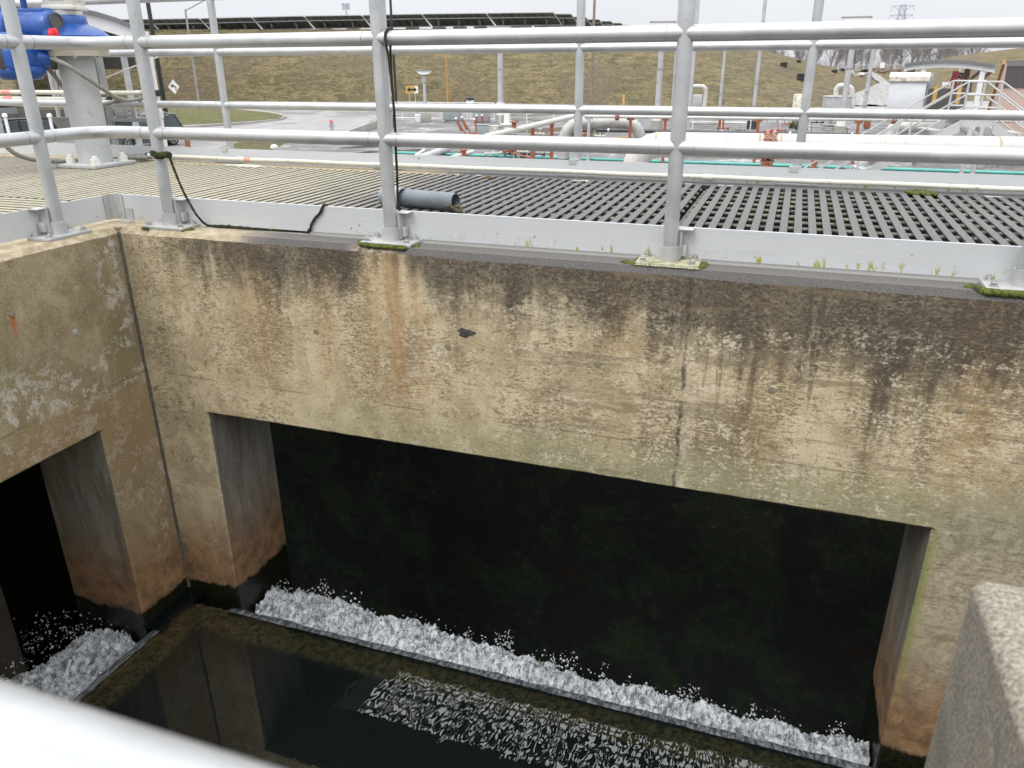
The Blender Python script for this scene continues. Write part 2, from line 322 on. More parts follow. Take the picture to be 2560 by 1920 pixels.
def grass(name, base, dry, brown, sc=1.):
    t = NT(name)
    a = t.noise((.09*sc, .09*sc, .2*sc), 5, .6, .6); b = t.noise((.5*sc, .5*sc, 2.2*sc), 8, .78, .8, 3); c = t.noise((3, 3, 9), 6, .75, .5, 7)
    col = t.mix(t.rng(b, .40, .60), base, dry); col = t.mix(t.rng(a, .46, .62, 0, .75), col, brown)
    col = t.mix(t.rng(c, .38, .52, .75, 0), col, tuple(x*.35 for x in base)); col = t.mix(t.rng(c, .56, .68, 0, .7), col, tuple(min(1, x*1.55) for x in dry))
    return t.fin(col, 1, 0, t.bump(t.ma('ADD', b, c), 1., .5))
GRASSH = grass('winter_hill_grass', (.12, .106, .048), (.30, .235, .115), (.19, .145, .09))
GRASSL = grass('mown_grass', (.13, .15, .045), (.26, .24, .09), (.22, .19, .09), 2)

# clear dark water: fresnel mirror over a tinted, see-through body
t = NT('basin_water')
X, Y, Z = t.sep()
amp = t.mul(t.rng(t.ma('ADD', X, t.mul(Y, .5)), .15, 1.1, .05, 1), t.rng(Y, -2.1, -.5, .6, 1))
rip = t.noise((21, 12, 1), 0, .35, .9); rip2 = t.noise((46, 26, 1), 0, .4, .5, 5)
hgt = t.mul(t.ma('ADD', rip, t.mul(rip2, .16)), amp)
nr = t.bump(hgt, 1., .00055)
gl = t.n('ShaderNodeBsdfGlossy'); gl.inputs['Roughness'].default_value = .0; gl.inputs['Color'].default_value = (1, 1, 1, 1); t.l(nr, gl.inputs['Normal'])
tr = t.n('ShaderNodeBsdfTransparent'); tr.inputs['Color'].default_value = (.72, .78, .70, 1)
fr = t.n('ShaderNodeFresnel'); fr.inputs['IOR'].default_value = 1.9; t.l(nr, fr.inputs['Normal'])
df = t.n('ShaderNodeBsdfDiffuse'); df.inputs['Color'].default_value = (.010, .016, .015, 1); mb_ = t.n('ShaderNodeMixShader'); mb_.inputs[0].default_value = .40; t.l(tr.outputs[0], mb_.inputs[1]); t.l(df.outputs[0], mb_.inputs[2])
ms = t.n('ShaderNodeMixShader'); t.l(fr.outputs[0], ms.inputs[0]); t.l(mb_.outputs[0], ms.inputs[1]); t.l(gl.outputs[0], ms.inputs[2]); t.l(ms.outputs[0], t.out.inputs['Surface'])
WATER = t.m
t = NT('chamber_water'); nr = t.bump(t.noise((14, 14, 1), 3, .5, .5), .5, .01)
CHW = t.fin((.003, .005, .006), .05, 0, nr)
t = NT('spill_water'); nr = t.bump(t.noise((40, 12, 12), 4, .6, 1), .5, .01)
X, Y, Z = t.sep(); sc_ = t.mix(t.rng(t.noise((60, 20, 20), 5, .6), .4, .65), (.05, .055, .06), (.20, .215, .23)); sc_ = t.mix(t.mul(t.rng(t.noise((90, 30, 14), 6, .7, .4, 5), .46, .58), t.rng(Z, -2.035, -2.085)), sc_, (.62, .65, .67))
SPILL = t.fin(sc_, .1, 0, nr)
t = NT('white_foam'); f1 = t.noise(28, 6, .7); f2 = t.noise(150, 4, .7)
f3 = t.noise((70, 22, 22), 5, .7, .5, 3); FOAM = t.fin(t.mix(t.rng(t.ma('ADD', t.mul(f1, .5), t.mul(f3, .5)), .40, .58), (.13, .145, .16), (.70, .73, .75)), t.rng(f2, .3, .7, .08, .4), 0, t.bump(f2, .8, .006), **{'IOR': 1.6})
t = NT('droplet'); DROP = t.fin((.75, .78, .8), .04, 0, None, **{'IOR': 1.45, 'Transmission Weight': .55})
t = NT('weir_algae'); n = t.noise((30, 30, 10), 7, .75, .8)
X, Y, Z = t.sep(); ac = t.mix(t.rng(n, .38, .62), (.06, .042, .018), (.50, .35, .14)); ac = t.mix(t.rng(Z, -1.998, -2.03), ac, (.010, .012, .010))  # below the crest, slime and the water's dimming with depth painted near black
ALGAE = t.fin(ac, .9, 0, t.bump(n, .8, .01))
t = NT('basin_bottom'); n = t.noise(3, 5); BOTTOM = t.fin(t.mix(n, (.05, .075, .066), (.07, .10, .088)), 1)
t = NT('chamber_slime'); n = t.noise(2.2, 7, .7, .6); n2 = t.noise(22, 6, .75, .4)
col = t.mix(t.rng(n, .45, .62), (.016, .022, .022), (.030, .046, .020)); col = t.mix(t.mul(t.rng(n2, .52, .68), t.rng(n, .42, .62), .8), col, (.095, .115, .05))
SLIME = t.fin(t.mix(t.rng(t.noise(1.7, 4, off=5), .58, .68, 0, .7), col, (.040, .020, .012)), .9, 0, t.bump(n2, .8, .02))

# ------------------------------------------------------------------ mesh helpers
class MB:
    def __init__(s): s.v = []; s.f = []; s.mi = []; s.m = 0
    def add(s, vs, fs):
        o = len(s.v); s.v += [Vector(p) for p in vs]; s.f += [tuple(i+o for i in f) for f in fs]; s.mi += [s.m]*len(fs); return s
    def box(s, c, d, M=None, bev=0):
        x, y, z = d[0]/2, d[1]/2, d[2]/2; c = Vector(c)
        if bev:
            bm = bmesh.new(); bmesh.ops.create_cube(bm, size=1); bmesh.ops.scale(bm, vec=d, verts=bm.verts)
            bmesh.ops.bevel(bm, geom=bm.edges[:], offset=bev, segments=2, affect='EDGES', profile=.5)
            vs = [v.co.copy() for v in bm.verts]; fs = [[v.index for v in f.verts] for f in bm.faces]; bm.free()
        else:
            vs = [Vector((a*x, b*y, e*z)) for a in (-1, 1) for b in (-1, 1) for e in (-1, 1)]
            fs = [(0, 1, 3, 2), (4, 6, 7, 5), (0, 4, 5, 1), (2, 3, 7, 6), (0, 2, 6, 4), (1, 5, 7, 3)]
        if M is not None: vs = [M @ v for v in vs]
        return s.add([c+v for v in vs], fs)
    def lohi(s, a, b, bev=0): 
        return s.box([(a[i]+b[i])/2 for i in range(3)], [abs(b[i]-a[i]) for i in range(3)], None, bev)
    def bar(s, p, q, wd, ht, up=(0, 0, 1)):       # rectangular bar between two points
        p, q = Vector(p), Vector(q); d = (q-p); L = d.length; d.normalize()
        sd_ = d.cross(Vector(up)); sd_ = sd_.normalized() if sd_.length > 1e-6 else Vector((1, 0, 0)); u = sd_.cross(d)
        M = Matrix((sd_, d, u)).transposed(); return s.box((p+q)/2, (wd, L, ht), M)
    def cyl(s, p, q, r, seg=16, r2=None, caps=True):
        p, q = Vector(p), Vector(q); r2 = r if r2 is None else r2; d = (q-p).normalized()
        a = d.orthogonal().normalized(); b = d.cross(a); vs = []
        for c, rr in ((p, r), (q, r2)):
            for i in range(seg):
                th = 2*math.pi*i/seg; vs.append(c+(a*math.cos(th)+b*math.sin(th))*rr)
        fs = [(i, (i+1) % seg, seg+(i+1) % seg, seg+i) for i in range(seg)]
        if caps: fs += [tuple(range(seg))[::-1], tuple(range(seg, 2*seg))]
        return s.add(vs, fs)
    def hollow(s, p, q, r, ri, seg=32):
        p, q = Vector(p), Vector(q); d = (q-p).normalized(); a = d.orthogonal().normalized(); b = d.cross(a); vs = []
        for c, rr in ((p, r), (q, r), (q, ri), (p, ri)):
            vs += [c+(a*math.cos(2*math.pi*i/seg)+b*math.sin(2*math.pi*i/seg))*rr for i in range(seg)]
        fs = []
        for k in range(4):
            k2 = (k+1) % 4
            fs += [(k*seg+i, k*seg+(i+1) % seg, k2*seg+(i+1) % seg, k2*seg+i) for i in range(seg)]
        return s.add(vs, fs)
    def tube(s, pts, r, seg=12, caps=True, jit=0):
        pts = [Vector(p) for p in pts]; n = len(pts); rs = r if isinstance(r, (list, tuple)) else [r]*n
        up = None; vs = []
        for i, p in enumerate(pts):
            d = (pts[min(i+1, n-1)]-pts[max(i-1, 0)]).normalized()
            a = (up-d*up.dot(d)).normalized() if up is not None and (up-d*up.dot(d)).length > 1e-4 else d.orthogonal().normalized()
            up = a; b = d.cross(a)
            for k in range(seg):
                th = 2*math.pi*k/seg; rr = rs[i]*(1+random.uniform(-jit, jit)); vs.append(p+(a*math.cos(th)+b*math.sin(th))*rr)
        fs = [(i*seg+k, i*seg+(k+1) % seg, (i+1)*seg+(k+1) % seg, (i+1)*seg+k) for i in range(n-1) for k in range(seg)]
        if caps: fs += [tuple(range(seg))[::-1], tuple(range((n-1)*seg, n*seg))]
        return s.add(vs, fs)
    def prism(s, poly, vec):                       # closed outline (3D points) pushed along vec
        n = len(poly); p = [Vector(a) for a in poly]; v = Vector(vec)
        return s.add(p+[a+v for a in p], [tuple(range(n))[::-1], tuple(range(n, 2*n))]+[(i, (i+1) % n, n+(i+1) % n, n+i) for i in range(n)])
    def ball(s, c, r, seg=10, rings=7, jit=0, M=None):
        c = Vector(c); r = Vector(r) if isinstance(r, (tuple, list)) else Vector((r, r, r)); vs = []
        for i in range(rings+1):
            ph = math.pi*i/rings
            for k in range(seg):
                th = 2*math.pi*k/seg; q = Vector((math.sin(ph)*math.cos(th)*r.x, math.sin(ph)*math.sin(th)*r.y, math.cos(ph)*r.z))
                if jit and 0 < i < rings: q *= 1+random.uniform(-jit, jit)
                if M is not None: q = M @ q
                vs.append(c+q)
        return s.add(vs, [(i*seg+k, i*seg+(k+1) % seg, (i+1)*seg+(k+1) % seg, (i+1)*seg+k) for i in range(rings) for k in range(seg)])
    def lathe(s, c, ax, prof, seg=24):             # prof: (distance along axis, radius)
        c = Vector(c); d = Vector(ax).normalized(); a = d.orthogonal().normalized(); b = d.cross(a); vs = []
        for h, r in prof: vs += [c+d*h+(a*math.cos(2*math.pi*k/seg)+b*math.sin(2*math.pi*k/seg))*r for k in range(seg)]
        n = len(prof); fs = [(i*seg+k, i*seg+(k+1) % seg, (i+1)*seg+(k+1) % seg, (i+1)*seg+k) for i in range(n-1) for k in range(seg)]
        fs += [tuple(range(seg))[::-1], tuple(range((n-1)*seg, n*seg))]; return s.add(vs, fs)
    def grid(s, fn, nu, nv):
        vs = [fn(i/nu, j/nv) for j in range(nv+1) for i in range(nu+1)]
        return s.add(vs, [(j*(nu+1)+i, j*(nu+1)+i+1, (j+1)*(nu+1)+i+1, (j+1)*(nu+1)+i) for j in range(nv) for i in range(nu)])
    def build(s, name, mat, parent=None, smooth=35, local=False, fix=True):
        me = bpy.data.meshes.new(name); vs = s.v
        if parent is not None and not local:
            root = parent
            while root.parent: root = root.parent
            Mi = (Matrix.Translation(root.location) @ root.rotation_euler.to_matrix().to_4x4()).inverted(); vs = [Mi @ v for v in vs]
        me.from_pydata([tuple(v) for v in vs], [], s.f)
        for m_ in (mat if isinstance(mat, (list, tuple)) else [mat]): me.materials.append(m_)
        for p, k in zip(me.polygons, s.mi): p.material_index = k
        if fix:
            bm = bmesh.new(); bm.from_mesh(me); bmesh.ops.remove_doubles(bm, verts=bm.verts, dist=1e-6)
            bmesh.ops.recalc_face_normals(bm, faces=bm.faces); bm.to_mesh(me); bm.free()
        me.update()
        if smooth: me.shade_smooth(); me.set_sharp_from_angle(angle=R_(smooth))
        o = bpy.data.objects.new(name, me); C.objects.link(o)
        if parent is not None: o.parent = parent
        return o
def tag(o, label=None, cat=None, group=None, kind=None):
    if label: o['label'] = label
    if cat: o['category'] = cat
    if group: o['group'] = group
    if kind: o['kind'] = kind
    return o
def thing(name, loc, label, cat, group=None, rz=0):
    o = bpy.data.objects.new(name, None); C.objects.link(o); o.location = loc; o.rotation_euler = (0, 0, rz); o.empty_display_size = .1
    return tag(o, label, cat, group)
def copy_tree(o, parent=None):
    kids = [k for k in bpy.data.objects if k.parent == o]
    c = o.copy(); C.objects.link(c); c.parent = parent
    for k in kids: copy_tree(k, c)
    return c
def curve(ps, n=8):                                # smooth path through points (Catmull-Rom)
    ps = [Vector(p) for p in ps]; q = [ps[0]*2-ps[1]]+ps+[ps[-1]*2-ps[-2]]; out = []
    for i in range(1, len(q)-2):
        for k in range(n):
            t_ = k/n; a, b, c_, d = q[i-1:i+3]
            out.append(.5*((2*b)+(c_-a)*t_+(2*a-5*b+4*c_-d)*t_*t_+(3*b-a-3*c_+d)*t_**3))
    return out+[ps[-1]]

# ------------------------------------------------------------------ the concrete channel
XW, YW, XC = 5.2, -.085, -.228          # right end, face of the long wall, face of the wing wall
ZS, ZW = -.877, -1.97                   # underside of the lintels, water level
X1, X2, Y1 = .10, 3.26, -.408           # jambs of the long opening, jamb of the wing opening
def rnd(a): return random.uniform(-a, a)
def rings(mb, secs, cap=True):
    n = len(secs[0]); vs = [p for s_ in secs for p in s_]
    fs = [(i*n+k, i*n+(k+1) % n, (i+1)*n+(k+1) % n, (i+1)*n+k) for i in range(len(secs)-1) for k in range(n)]
    if cap: fs += [tuple(range(n))[::-1], tuple(range((len(secs)-1)*n, len(secs)*n))]
    return mb.add(vs, fs)
def walk(n, amp, keep=.8):
    v, o = 0, []
    for i in range(n): v = v*keep+rnd(amp); o.append(v)
    return o
m = MB()
N = 260; j1, j2, j3 = walk(N+1, .0014), walk(N+1, .0022, .6), walk(N+1, .001)
rings(m, [[(x, YW, -.023+j1[i]), (x, -.06+j3[i], 0), (x, .365, 0), (x, .365, ZS), (x, YW+(.010 if X1 < x < X2 else .0001), ZS+(abs(j2[i])*.4 if X1 < x < X2 else 0)), (x, YW, ZS+(.008+abs(j2[i]) if X1 < x < X2 else 0))] for i, x in enumerate([XC+(XW-XC)*k/N for k in range(N+1)])])
for a, b, side in ((XC, X1, 1), (X2, XW, -1)):
    jj = walk(121, .002, .7); zs = [ZS-(1.9)*k/120 for k in range(120)]+[-4.25]
    if side == 1: rings(m, [[(a, YW, z), (b-.008-abs(jj[i]), YW, z), (b, YW+.008+abs(jj[i])*.5, z), (b, .365, z), (a, .365, z)] for i, z in enumerate(zs)])
    else: rings(m, [[(b, YW, z), (b, .34, z), (a, .34, z), (a, YW+.008+abs(jj[i])*.5, z), (a+.008+abs(jj[i]), YW, z)] for i, z in enumerate(zs)])
wall = m.build('channel_wall', CW, smooth=0)
tag(wall, 'long stained concrete channel wall with a wide rectangular opening over the weir', 'wall')
m = MB()
N = 160; j1, j2, j3 = walk(N+1, .0014), walk(N+1, .0022, .6), walk(N+1, .001)
rings(m, [[(XC, y, -.023+j1[i]), (XC-.025+j3[i], y, 0), (-.68, y, 0), (-.68, y, ZS), (XC-(.010 if y < Y1 else .0001), y, ZS), (XC, y, ZS+(.008+abs(j2[i]) if y < Y1 else 0))] for i, y in enumerate([YW-(2.9)*k/N for k in range(N+1)])])
m.lohi((-.68, YW, -4.25), (XC, .365, 0))
jj = walk(121, .002, .7); zs = [ZS-(1.9)*k/120 for k in range(120)]+[-4.25]
rings(m, [[(XC, YW, z), (XC, Y1+.008+abs(jj[i]), z), (XC-.008, Y1, z), (-.68, Y1, z), (-.68, YW, z)] for i, z in enumerate(zs)])
m.lohi((-.68, -3.2, -4.25), (XC, -2.35, ZS))
wing = m.build('wing_wall', CWW, smooth=0)
tag(wing, 'tan concrete wing wall on the left with white lime stains and its own opening', 'wall')
m = MB(); js = walk(60, .0012)
m.tube([(XC+.002+js[i], YW-.001, -.02-(1.95)*i/59) for i in range(60)], [.0075+abs(js[(i*7) % 60])*1.5 for i in range(60)], 8)
o = m.build('joint_filler', SEAL, wing); o['label'] = 'dark sealant running down the corner joint'
def plug(root, x, z, r=.013, mat=PLUG, y=YW, wingside=False, lab=None):
    m = MB()
    if wingside: m.lathe((XC, y, z), (1, 0, 0), [(-.004, r), (.0025, r), (.003, r*.9)], 18)
    else: m.lathe((x, y, z), (0, -1, 0), [(-.004, r), (.0022, r), (.0027, r*.88)], 18)
    o = m.build('tie_plug', mat, root)
    if lab: o['label'] = lab
for x, z in ((1.388, -.391), (2.015, -.390), (2.654, -.413), (3.26, -.405), (.765, -.390)): plug(wall, x, z)
plug(wing, 0, -.390, .014, GALV, -.424, True, 'pale grey tie plug'); plug(wing, 0, -.233, .012, PLUG, -.687, True, 'rusting tie plug with an orange run under it')
TAR = simple('tar_patch', (.05, .046, .040), .9, 0, .6, 60, 0, (0, 0, 0), .8, 120)
m = MB(); c0 = Vector((1.469, YW-.0015, -.322)); pts = []
for k in range(36):
    a = k/36*2*math.pi; rr = .030*(1+.18*math.sin(3*a+1)+.10*math.sin(7*a)+rnd(.05)); pts.append(c0+Vector((math.cos(a)*rr*1.2, 0, math.sin(a)*rr*.6)))
m.prism(pts, (0, .0025, 0)); o = m.build('tar_patch', TAR, wall, smooth=0); o['label'] = 'small black tarry patch'
m = MB(); m.lohi((X1-.02, YW+.02, ZS-.0), (X1-.001, .34, ZS-.001))
# low weirs in front of both openings, their crests furred with algae
def weir(f, nm, lab):
    m = MB(); m.grid(f, 150, 10); return tag(m.build(nm, ALGAE, smooth=60), lab, 'weir')
prof = [(-.33, -2.82), (-.33, -2.03), (-.31, -2.004), (-.27, -2.000), (-.23, -2.000), (-.19, -2.002), (-.16, -2.006), (-.14, -2.02), (-.13, -2.05), (-.12, -2.2), (-.10, -4.2)]
def wz(v):
    k = v*10; i = min(9, int(k)); f = k-i; return tuple(prof[i][q]*(1-f)+prof[i+1][q]*f for q in (0, 1))
def fm(u, v): y, z = wz(v); return (-.12+u*3.5, y+rnd(.004), z+rnd(.004))
def fw_(u, v): y, z = wz(v); return (XC+(y-YW)*-1, -.33-u*2.1, z+rnd(.004))
weir(fm, 'overflow_weir', 'brown algae covered weir crest under the water along the wide opening')
weir(fw_, 'overflow_weir', 'brown algae covered weir crest at the wing wall opening on the left')
# bottom of the basin, far sides and the chamber behind the walls
m = MB(); m.lohi((XC-.2, -3.2, -4.2), (XW, -.15, -2.80)); tag(m.build('basin_bottom', BOTTOM, smooth=0), kind='structure')
m = MB(); m.lohi((-3.6, -3.2, -4.3), (XW, 2.07, -4.2)); tag(m.build('chamber_bottom', BOTTOM, smooth=0), kind='structure')
m = MB(); m.lohi((-7, 2.07, -4.3), (9, 2.42, 0), .01); 
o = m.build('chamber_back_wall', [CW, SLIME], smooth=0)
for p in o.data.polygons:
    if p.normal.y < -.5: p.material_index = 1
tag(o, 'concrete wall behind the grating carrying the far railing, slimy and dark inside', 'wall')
m = MB(); m.lohi((XW, -3.2, -4.3), (XW+.4, 2.07, 0), .01); tag(m.build('chamber_end_wall', CW, smooth=0), 'concrete wall closing the right end of the channel', 'wall')
m = MB(); m.lohi((-3.9, -3.2, -4.3), (-3.4, 2.06, -.03)); tag(m.build('chamber_end_wall', CWW, smooth=0), 'concrete wall under the walkway closing the left end of the chamber', 'wall')
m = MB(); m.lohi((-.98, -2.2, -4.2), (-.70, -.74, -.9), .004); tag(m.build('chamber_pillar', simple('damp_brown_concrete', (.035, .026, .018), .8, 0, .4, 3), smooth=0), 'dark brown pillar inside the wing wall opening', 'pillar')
# the side the photographer stands on, and the pier at lower right
m = MB(); m.lohi((XC-.45, -3.9, -3), (2.94, -2.56, 0), .012); tag(m.build('near_wall', CW, smooth=0), 'concrete channel wall under the photographer', 'wall')
m = MB()
bm = bmesh.new(); bmesh.ops.create_cube(bm, size=1); bmesh.ops.scale(bm, vec=(1.3, 1.62, 3), verts=bm.verts); bmesh.ops.translate(bm, vec=(3.59, -2.545, -1.5), verts=bm.verts)
bmesh.ops.bevel(bm, geom=[e_ for e_ in bm.edges if all(v.co.z > -.1 for v in e_.verts) or (abs(e_.verts[0].co.x-2.94) < .01 and abs(e_.verts[1].co.x-2.94) < .01)], offset=.022, segments=5, affect='EDGES', profile=.5)
bm.verts.index_update(); m.add([v.co.copy() for v in bm.verts], [[v.index for v in f.verts] for f in bm.faces]); bm.free()
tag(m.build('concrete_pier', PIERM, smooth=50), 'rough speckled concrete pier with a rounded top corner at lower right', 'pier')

# ------------------------------------------------------------------ water
def wsurf(u, v):
    x = -.12+(1-(1-u)**2)*0+u*u*(XW+.12) if u < .5 else -.12+.25*(XW+.12)+(u-.5)*2*.75*(XW+.12); y = -.175-(1-v)**2*2.925
    dx_ = .012*math.exp(-(x+.12)/.07) if y < -.36 else 0
    return (x, y, ZW-.017*math.exp((y+.175)/.115)-dx_)
m = MB(); m.grid(wsurf, 120, 120)
o = m.build('basin_water', WATER, smooth=180, fix=False); tag(o, kind='structure')
m = MB(); m.grid(lambda u, v: (XC-.01+u*(-.12-XC+.01), -.42+v*.33, ZW-.016), 1, 1)
o = m.build('edge_water', CHW, smooth=0); tag(o, kind='structure')
m = MB(); m.grid(lambda u, v: (-3.4+u*8.6, -3+v*5.06, -4.12), 4, 4); tag(m.build('chamber_water', CHW, smooth=0), kind='structure')
from mathutils import noise as MN
def fbm(x, y, z, o=5): return MN.fractal(Vector((x, y, z)), .7, 2.1, o)
# the glassy sheet that bends over each weir
sp = [(-.182, -1.9862), (-.162, -1.9885), (-.142, -1.993), (-.124, -2.002), (-.105, -2.022), (-.09, -2.055), (-.08, -2.10), (-.074, -2.15), (-.07, -2.2)]
def spill(u, v, L, f):
    k = v*8; i = min(7, int(k)); q = k-i; y = sp[i][0]*(1-q)+sp[i+1][0]*q; z = sp[i][1]*(1-q)+sp[i+1][1]*q
    s_ = u*L; wv = .007*math.sin(s_*23+2*math.sin(s_*7))*v+.006*fbm(s_*5, 2, 0, 3)+.004*fbm(s_*19, 5, 1, 3)*v
    return f(s_, y+wv, z+.003*fbm(s_*16, 1, 7, 3)*(v > .2))
m = MB(); m.grid(lambda u, v: spill(u, v, X2-X1, lambda s_, y, z: (X1+s_, y, z)), 240, 14)
tag(m.build('spilling_water', SPILL, smooth=180), kind='stuff')
m = MB(); m.grid(lambda u, v: spill(u, v, 1.85, lambda s_, y, z: (XC-(y-YW), Y1-.0-s_, z)), 140, 14)
tag(m.build('spilling_water', SPILL, smooth=180), kind='stuff')
# foam where the sheets land, with lumps and drops thrown up
def foam_sheet(f, L, nu, nv, W, h0, sd_, wfun):
    m = MB()
    def g(u, v):
        s_ = u*L; wd = wfun(s_); t_ = v
        env = math.sin(math.pi*min(1, t_*1.0))**.6 if 0 < t_ < 1 else 0
        n_ = fbm(s_*8+sd_, t_*W*12, 0)*.62+abs(fbm(s_*24+sd_, t_*W*28, 3, 3))*.42+MN.noise(Vector((s_*70, t_*W*70, sd_)))*.12
        return f(s_+rnd(.002), t_*wd, h0*env*(.45+.75*n_+.35*t_)+rnd(.0012))
    m.grid(g, nu, nv); return m
wf = lambda s_: .285-.028*s_+.05*math.sin(s_*2.1+.5)+.07*fbm(s_*2.5, 4, 0, 3)+.02*fbm(s_*14, 9, 0, 2)-.08*max(0, (s_-2.5))
m = foam_sheet(lambda a, b, c_: (X1+.02+a, -.072+b, -2.165+c_), X2-X1-.03, 760, 64, .3, .118, 3, wf)
tag(m.build('white_foam', FOAM, smooth=70, fix=False), kind='stuff')
m = foam_sheet(lambda a, b, c_: (XC-.02-b, Y1-.02-a, -2.165+c_), 1.35, 320, 110, .5, .15, 9, lambda s_: .34+.34*s_+.08*fbm(s_*6, 3, 0, 3))
tag(m.build('white_foam', FOAM, smooth=70, fix=False), kind='stuff')
m = MB()
def drops(mb, n, fn, rmin, rmax):
    for k in range(n):
        p, sc_ = fn(); r = rmin+(rmax-rmin)*random.random()**2.5*sc_
        mb.ball(p, (r*(1+rnd(.3)), r*(1+rnd(.3)), r*(1+rnd(.4))), 8, 5, .12)
def fA():
    s_ = random.random()*(X2-X1-.05); b = random.random()**.8; wd = wf(s_)
    crest = fbm(s_*3.2, 1, 5, 4)
    if crest < -.05 and random.random() < .5: b *= .6
    return (X1+.03+s_, -.09+wd*(.35+.65*b), -2.135+(.11)*random.random()**1.6*(.55+1.1*max(0, crest+.3))), 1
drops(m, 1700, fA, .0018, .0066)
for k in range(16):         # plumes
    s_ = random.random()*(X2-X1-.1); hh = .05+.09*random.random()
    for q in range(26):
        t_ = random.random(); p = (X1+.05+s_+rnd(.03)*(1-t_*.5), -.09+wf(s_)*(.75+rnd(.12)), -2.10+hh*t_*1.3)
        r = .0065*(1-t_*.6)*random.uniform(.5, 1.2); m.ball(p, r, 8, 5, .15)
tag(m.build('foam_drops', DROP, smooth=180, fix=False), kind='stuff')
m = MB()
def fB():
    s_ = random.random()**1.3*1.0; b = random.random()
    return (XC-.03-(.6)*b, Y1-.03-s_, -2.12+.16*random.random()**1.8), 1.1
drops(m, 1100, fB, .002, .006)
for k in range(36):        # spray thrown back against the dark
    a = random.random(); m.ball((-.72-.5*a+rnd(.06), -.62-.55*a+rnd(.12), -2.0+.42*random.random()*(.4+.7*a)), .0028+.0045*random.random()**2, 8, 5, .15)
tag(m.build('foam_drops', DROP, smooth=180, fix=False), kind='stuff')

# ------------------------------------------------------------------ walkway grating: glass-fibre T-bars on round cross rods
PITCH = .0605
def grating(x0, x1, y0, y1, label, along='Y'):
    root = thing('walkway_grating', (x0, y0, 0), label, 'floor grating', 'grating panels of the walkway')
    w_, l_ = (x1-x0, y1-y0) if along == 'Y' else (y1-y0, x1-x0)
    nb = max(1, int(round(w_/PITCH))); pt = w_/nb
    top, web = MB(), MB()
    def P(a, b): return (x0+a, y0+b) if along == 'Y' else (x0+b, y0+a)
    def put(mb, a0, a1, b0, b1, z0, z1, bev=0):
        p, q = P(a0, b0), P(a1, b1); mb.lohi((p[0], p[1], z0), (q[0], q[1], z1), bev)
    for i in range(nb):
        c_ = (i+.5)*pt; dz = rnd(.0006); e0 = .004+random.random()*.006; e1 = .004+random.random()*.010
        put(top, c_-.0165, c_+.0165, e0, l_-e1, -.0045+dz, dz, .0009)
        put(web, c_-.003, c_+.003, e0+.002, l_-e1-.002, -.028, -.0046+dz)
    k = .05
    while k < l_-.03:
        for dk in (0, .022):
            p, q = P(.0, k+dk), P(w_, k+dk); web.cyl((*p, -.012), (*q, -.012), .006, 8)
        k += .15
    top.build('bars', GRATE, root, 30, fix=False); web.build('cross_rods', GRWEB, root, 30, fix=False)
    return root
YG0, YG1 = .372, 2.062
gx = [(3.385, 4.585, 'dark grating panel at the right edge of the walkway'),
      (2.172, 3.382, 'dark grating panel right of the wide gap, behind the fourth railing post'),
      (.950, 2.145, 'grey grating panel between the gap and the loose grey pipe'),
      (-.255, .947, 'grating panel changing from grey to cream under the loose grey pipe'),
      (-1.40, -.258, 'cream dusted grating panel behind the corner of the toe board'),
      (-2.455, -1.403, 'cream dusted grating panel under the grey actuator column'),
      (-3.62, -2.458, 'dull brownish grating panel at the far left end of the walkway')]
for a, b, lab in gx: grating(a, b, YG0 if a > -.3 else .44, YG1, lab)
for k, lab in enumerate(('brownish grating panel with crosswise bars at the left edge', 'brownish crosswise grating panel nearest the photographer on the wing walkway')):
    grating(-2.455, -.70, .436-1.2*(k+1)+.003, .436-1.2*k, lab, 'X')
m = MB(); m.lohi((-3.38, YG0+.002, -.34), (-.03, YG1+.004, -.036)); m.lohi((-3.38, -3.1, -.34), (-.70, YG0, -.036)); tag(m.build('cover_slab', DUST, smooth=0), 'dusty concrete slab showing between the cream grating bars at left', 'slab')
# beams that carry the panels
for x in (2.158, .9485):
    m = MB(); m.lohi((x-.015, YG0-.01 if x > -.3 else -.9, -.10), (x+.015, YG1+.006, -.036)); tag(m.build('support_beam', GRWEB, smooth=0), {2.158: 'dark beam seen in the wide gap between two grating panels', -.2565: 'beam under the grating by the corner of the toe board', -2.4565: 'beam under the grating by the actuator column', .9485: 'beam under the grating beside the loose grey pipe'}[x], 'beam')
for px, py, sc_ in ((1716, 466, 1), (1800, 469, 1), (1822, 471, 1), (1085, 444, .9), (1112, 446, .9), (1168, 449, .9), (2475, 494, 1), (2500, 496, 1)):
    p = atz(px, py, .003); m = MB(); m.box((p.x, 2.045, .003), (.042*sc_, .026, .006), None, .0015); m.box((p.x, 2.066, -.006), (.042*sc_, .005, .022))
    tag(m.build('grating_clip', STRAP), 'small pale metal clip holding a bar at the far edge of the grating', 'clip', 'grating clips')

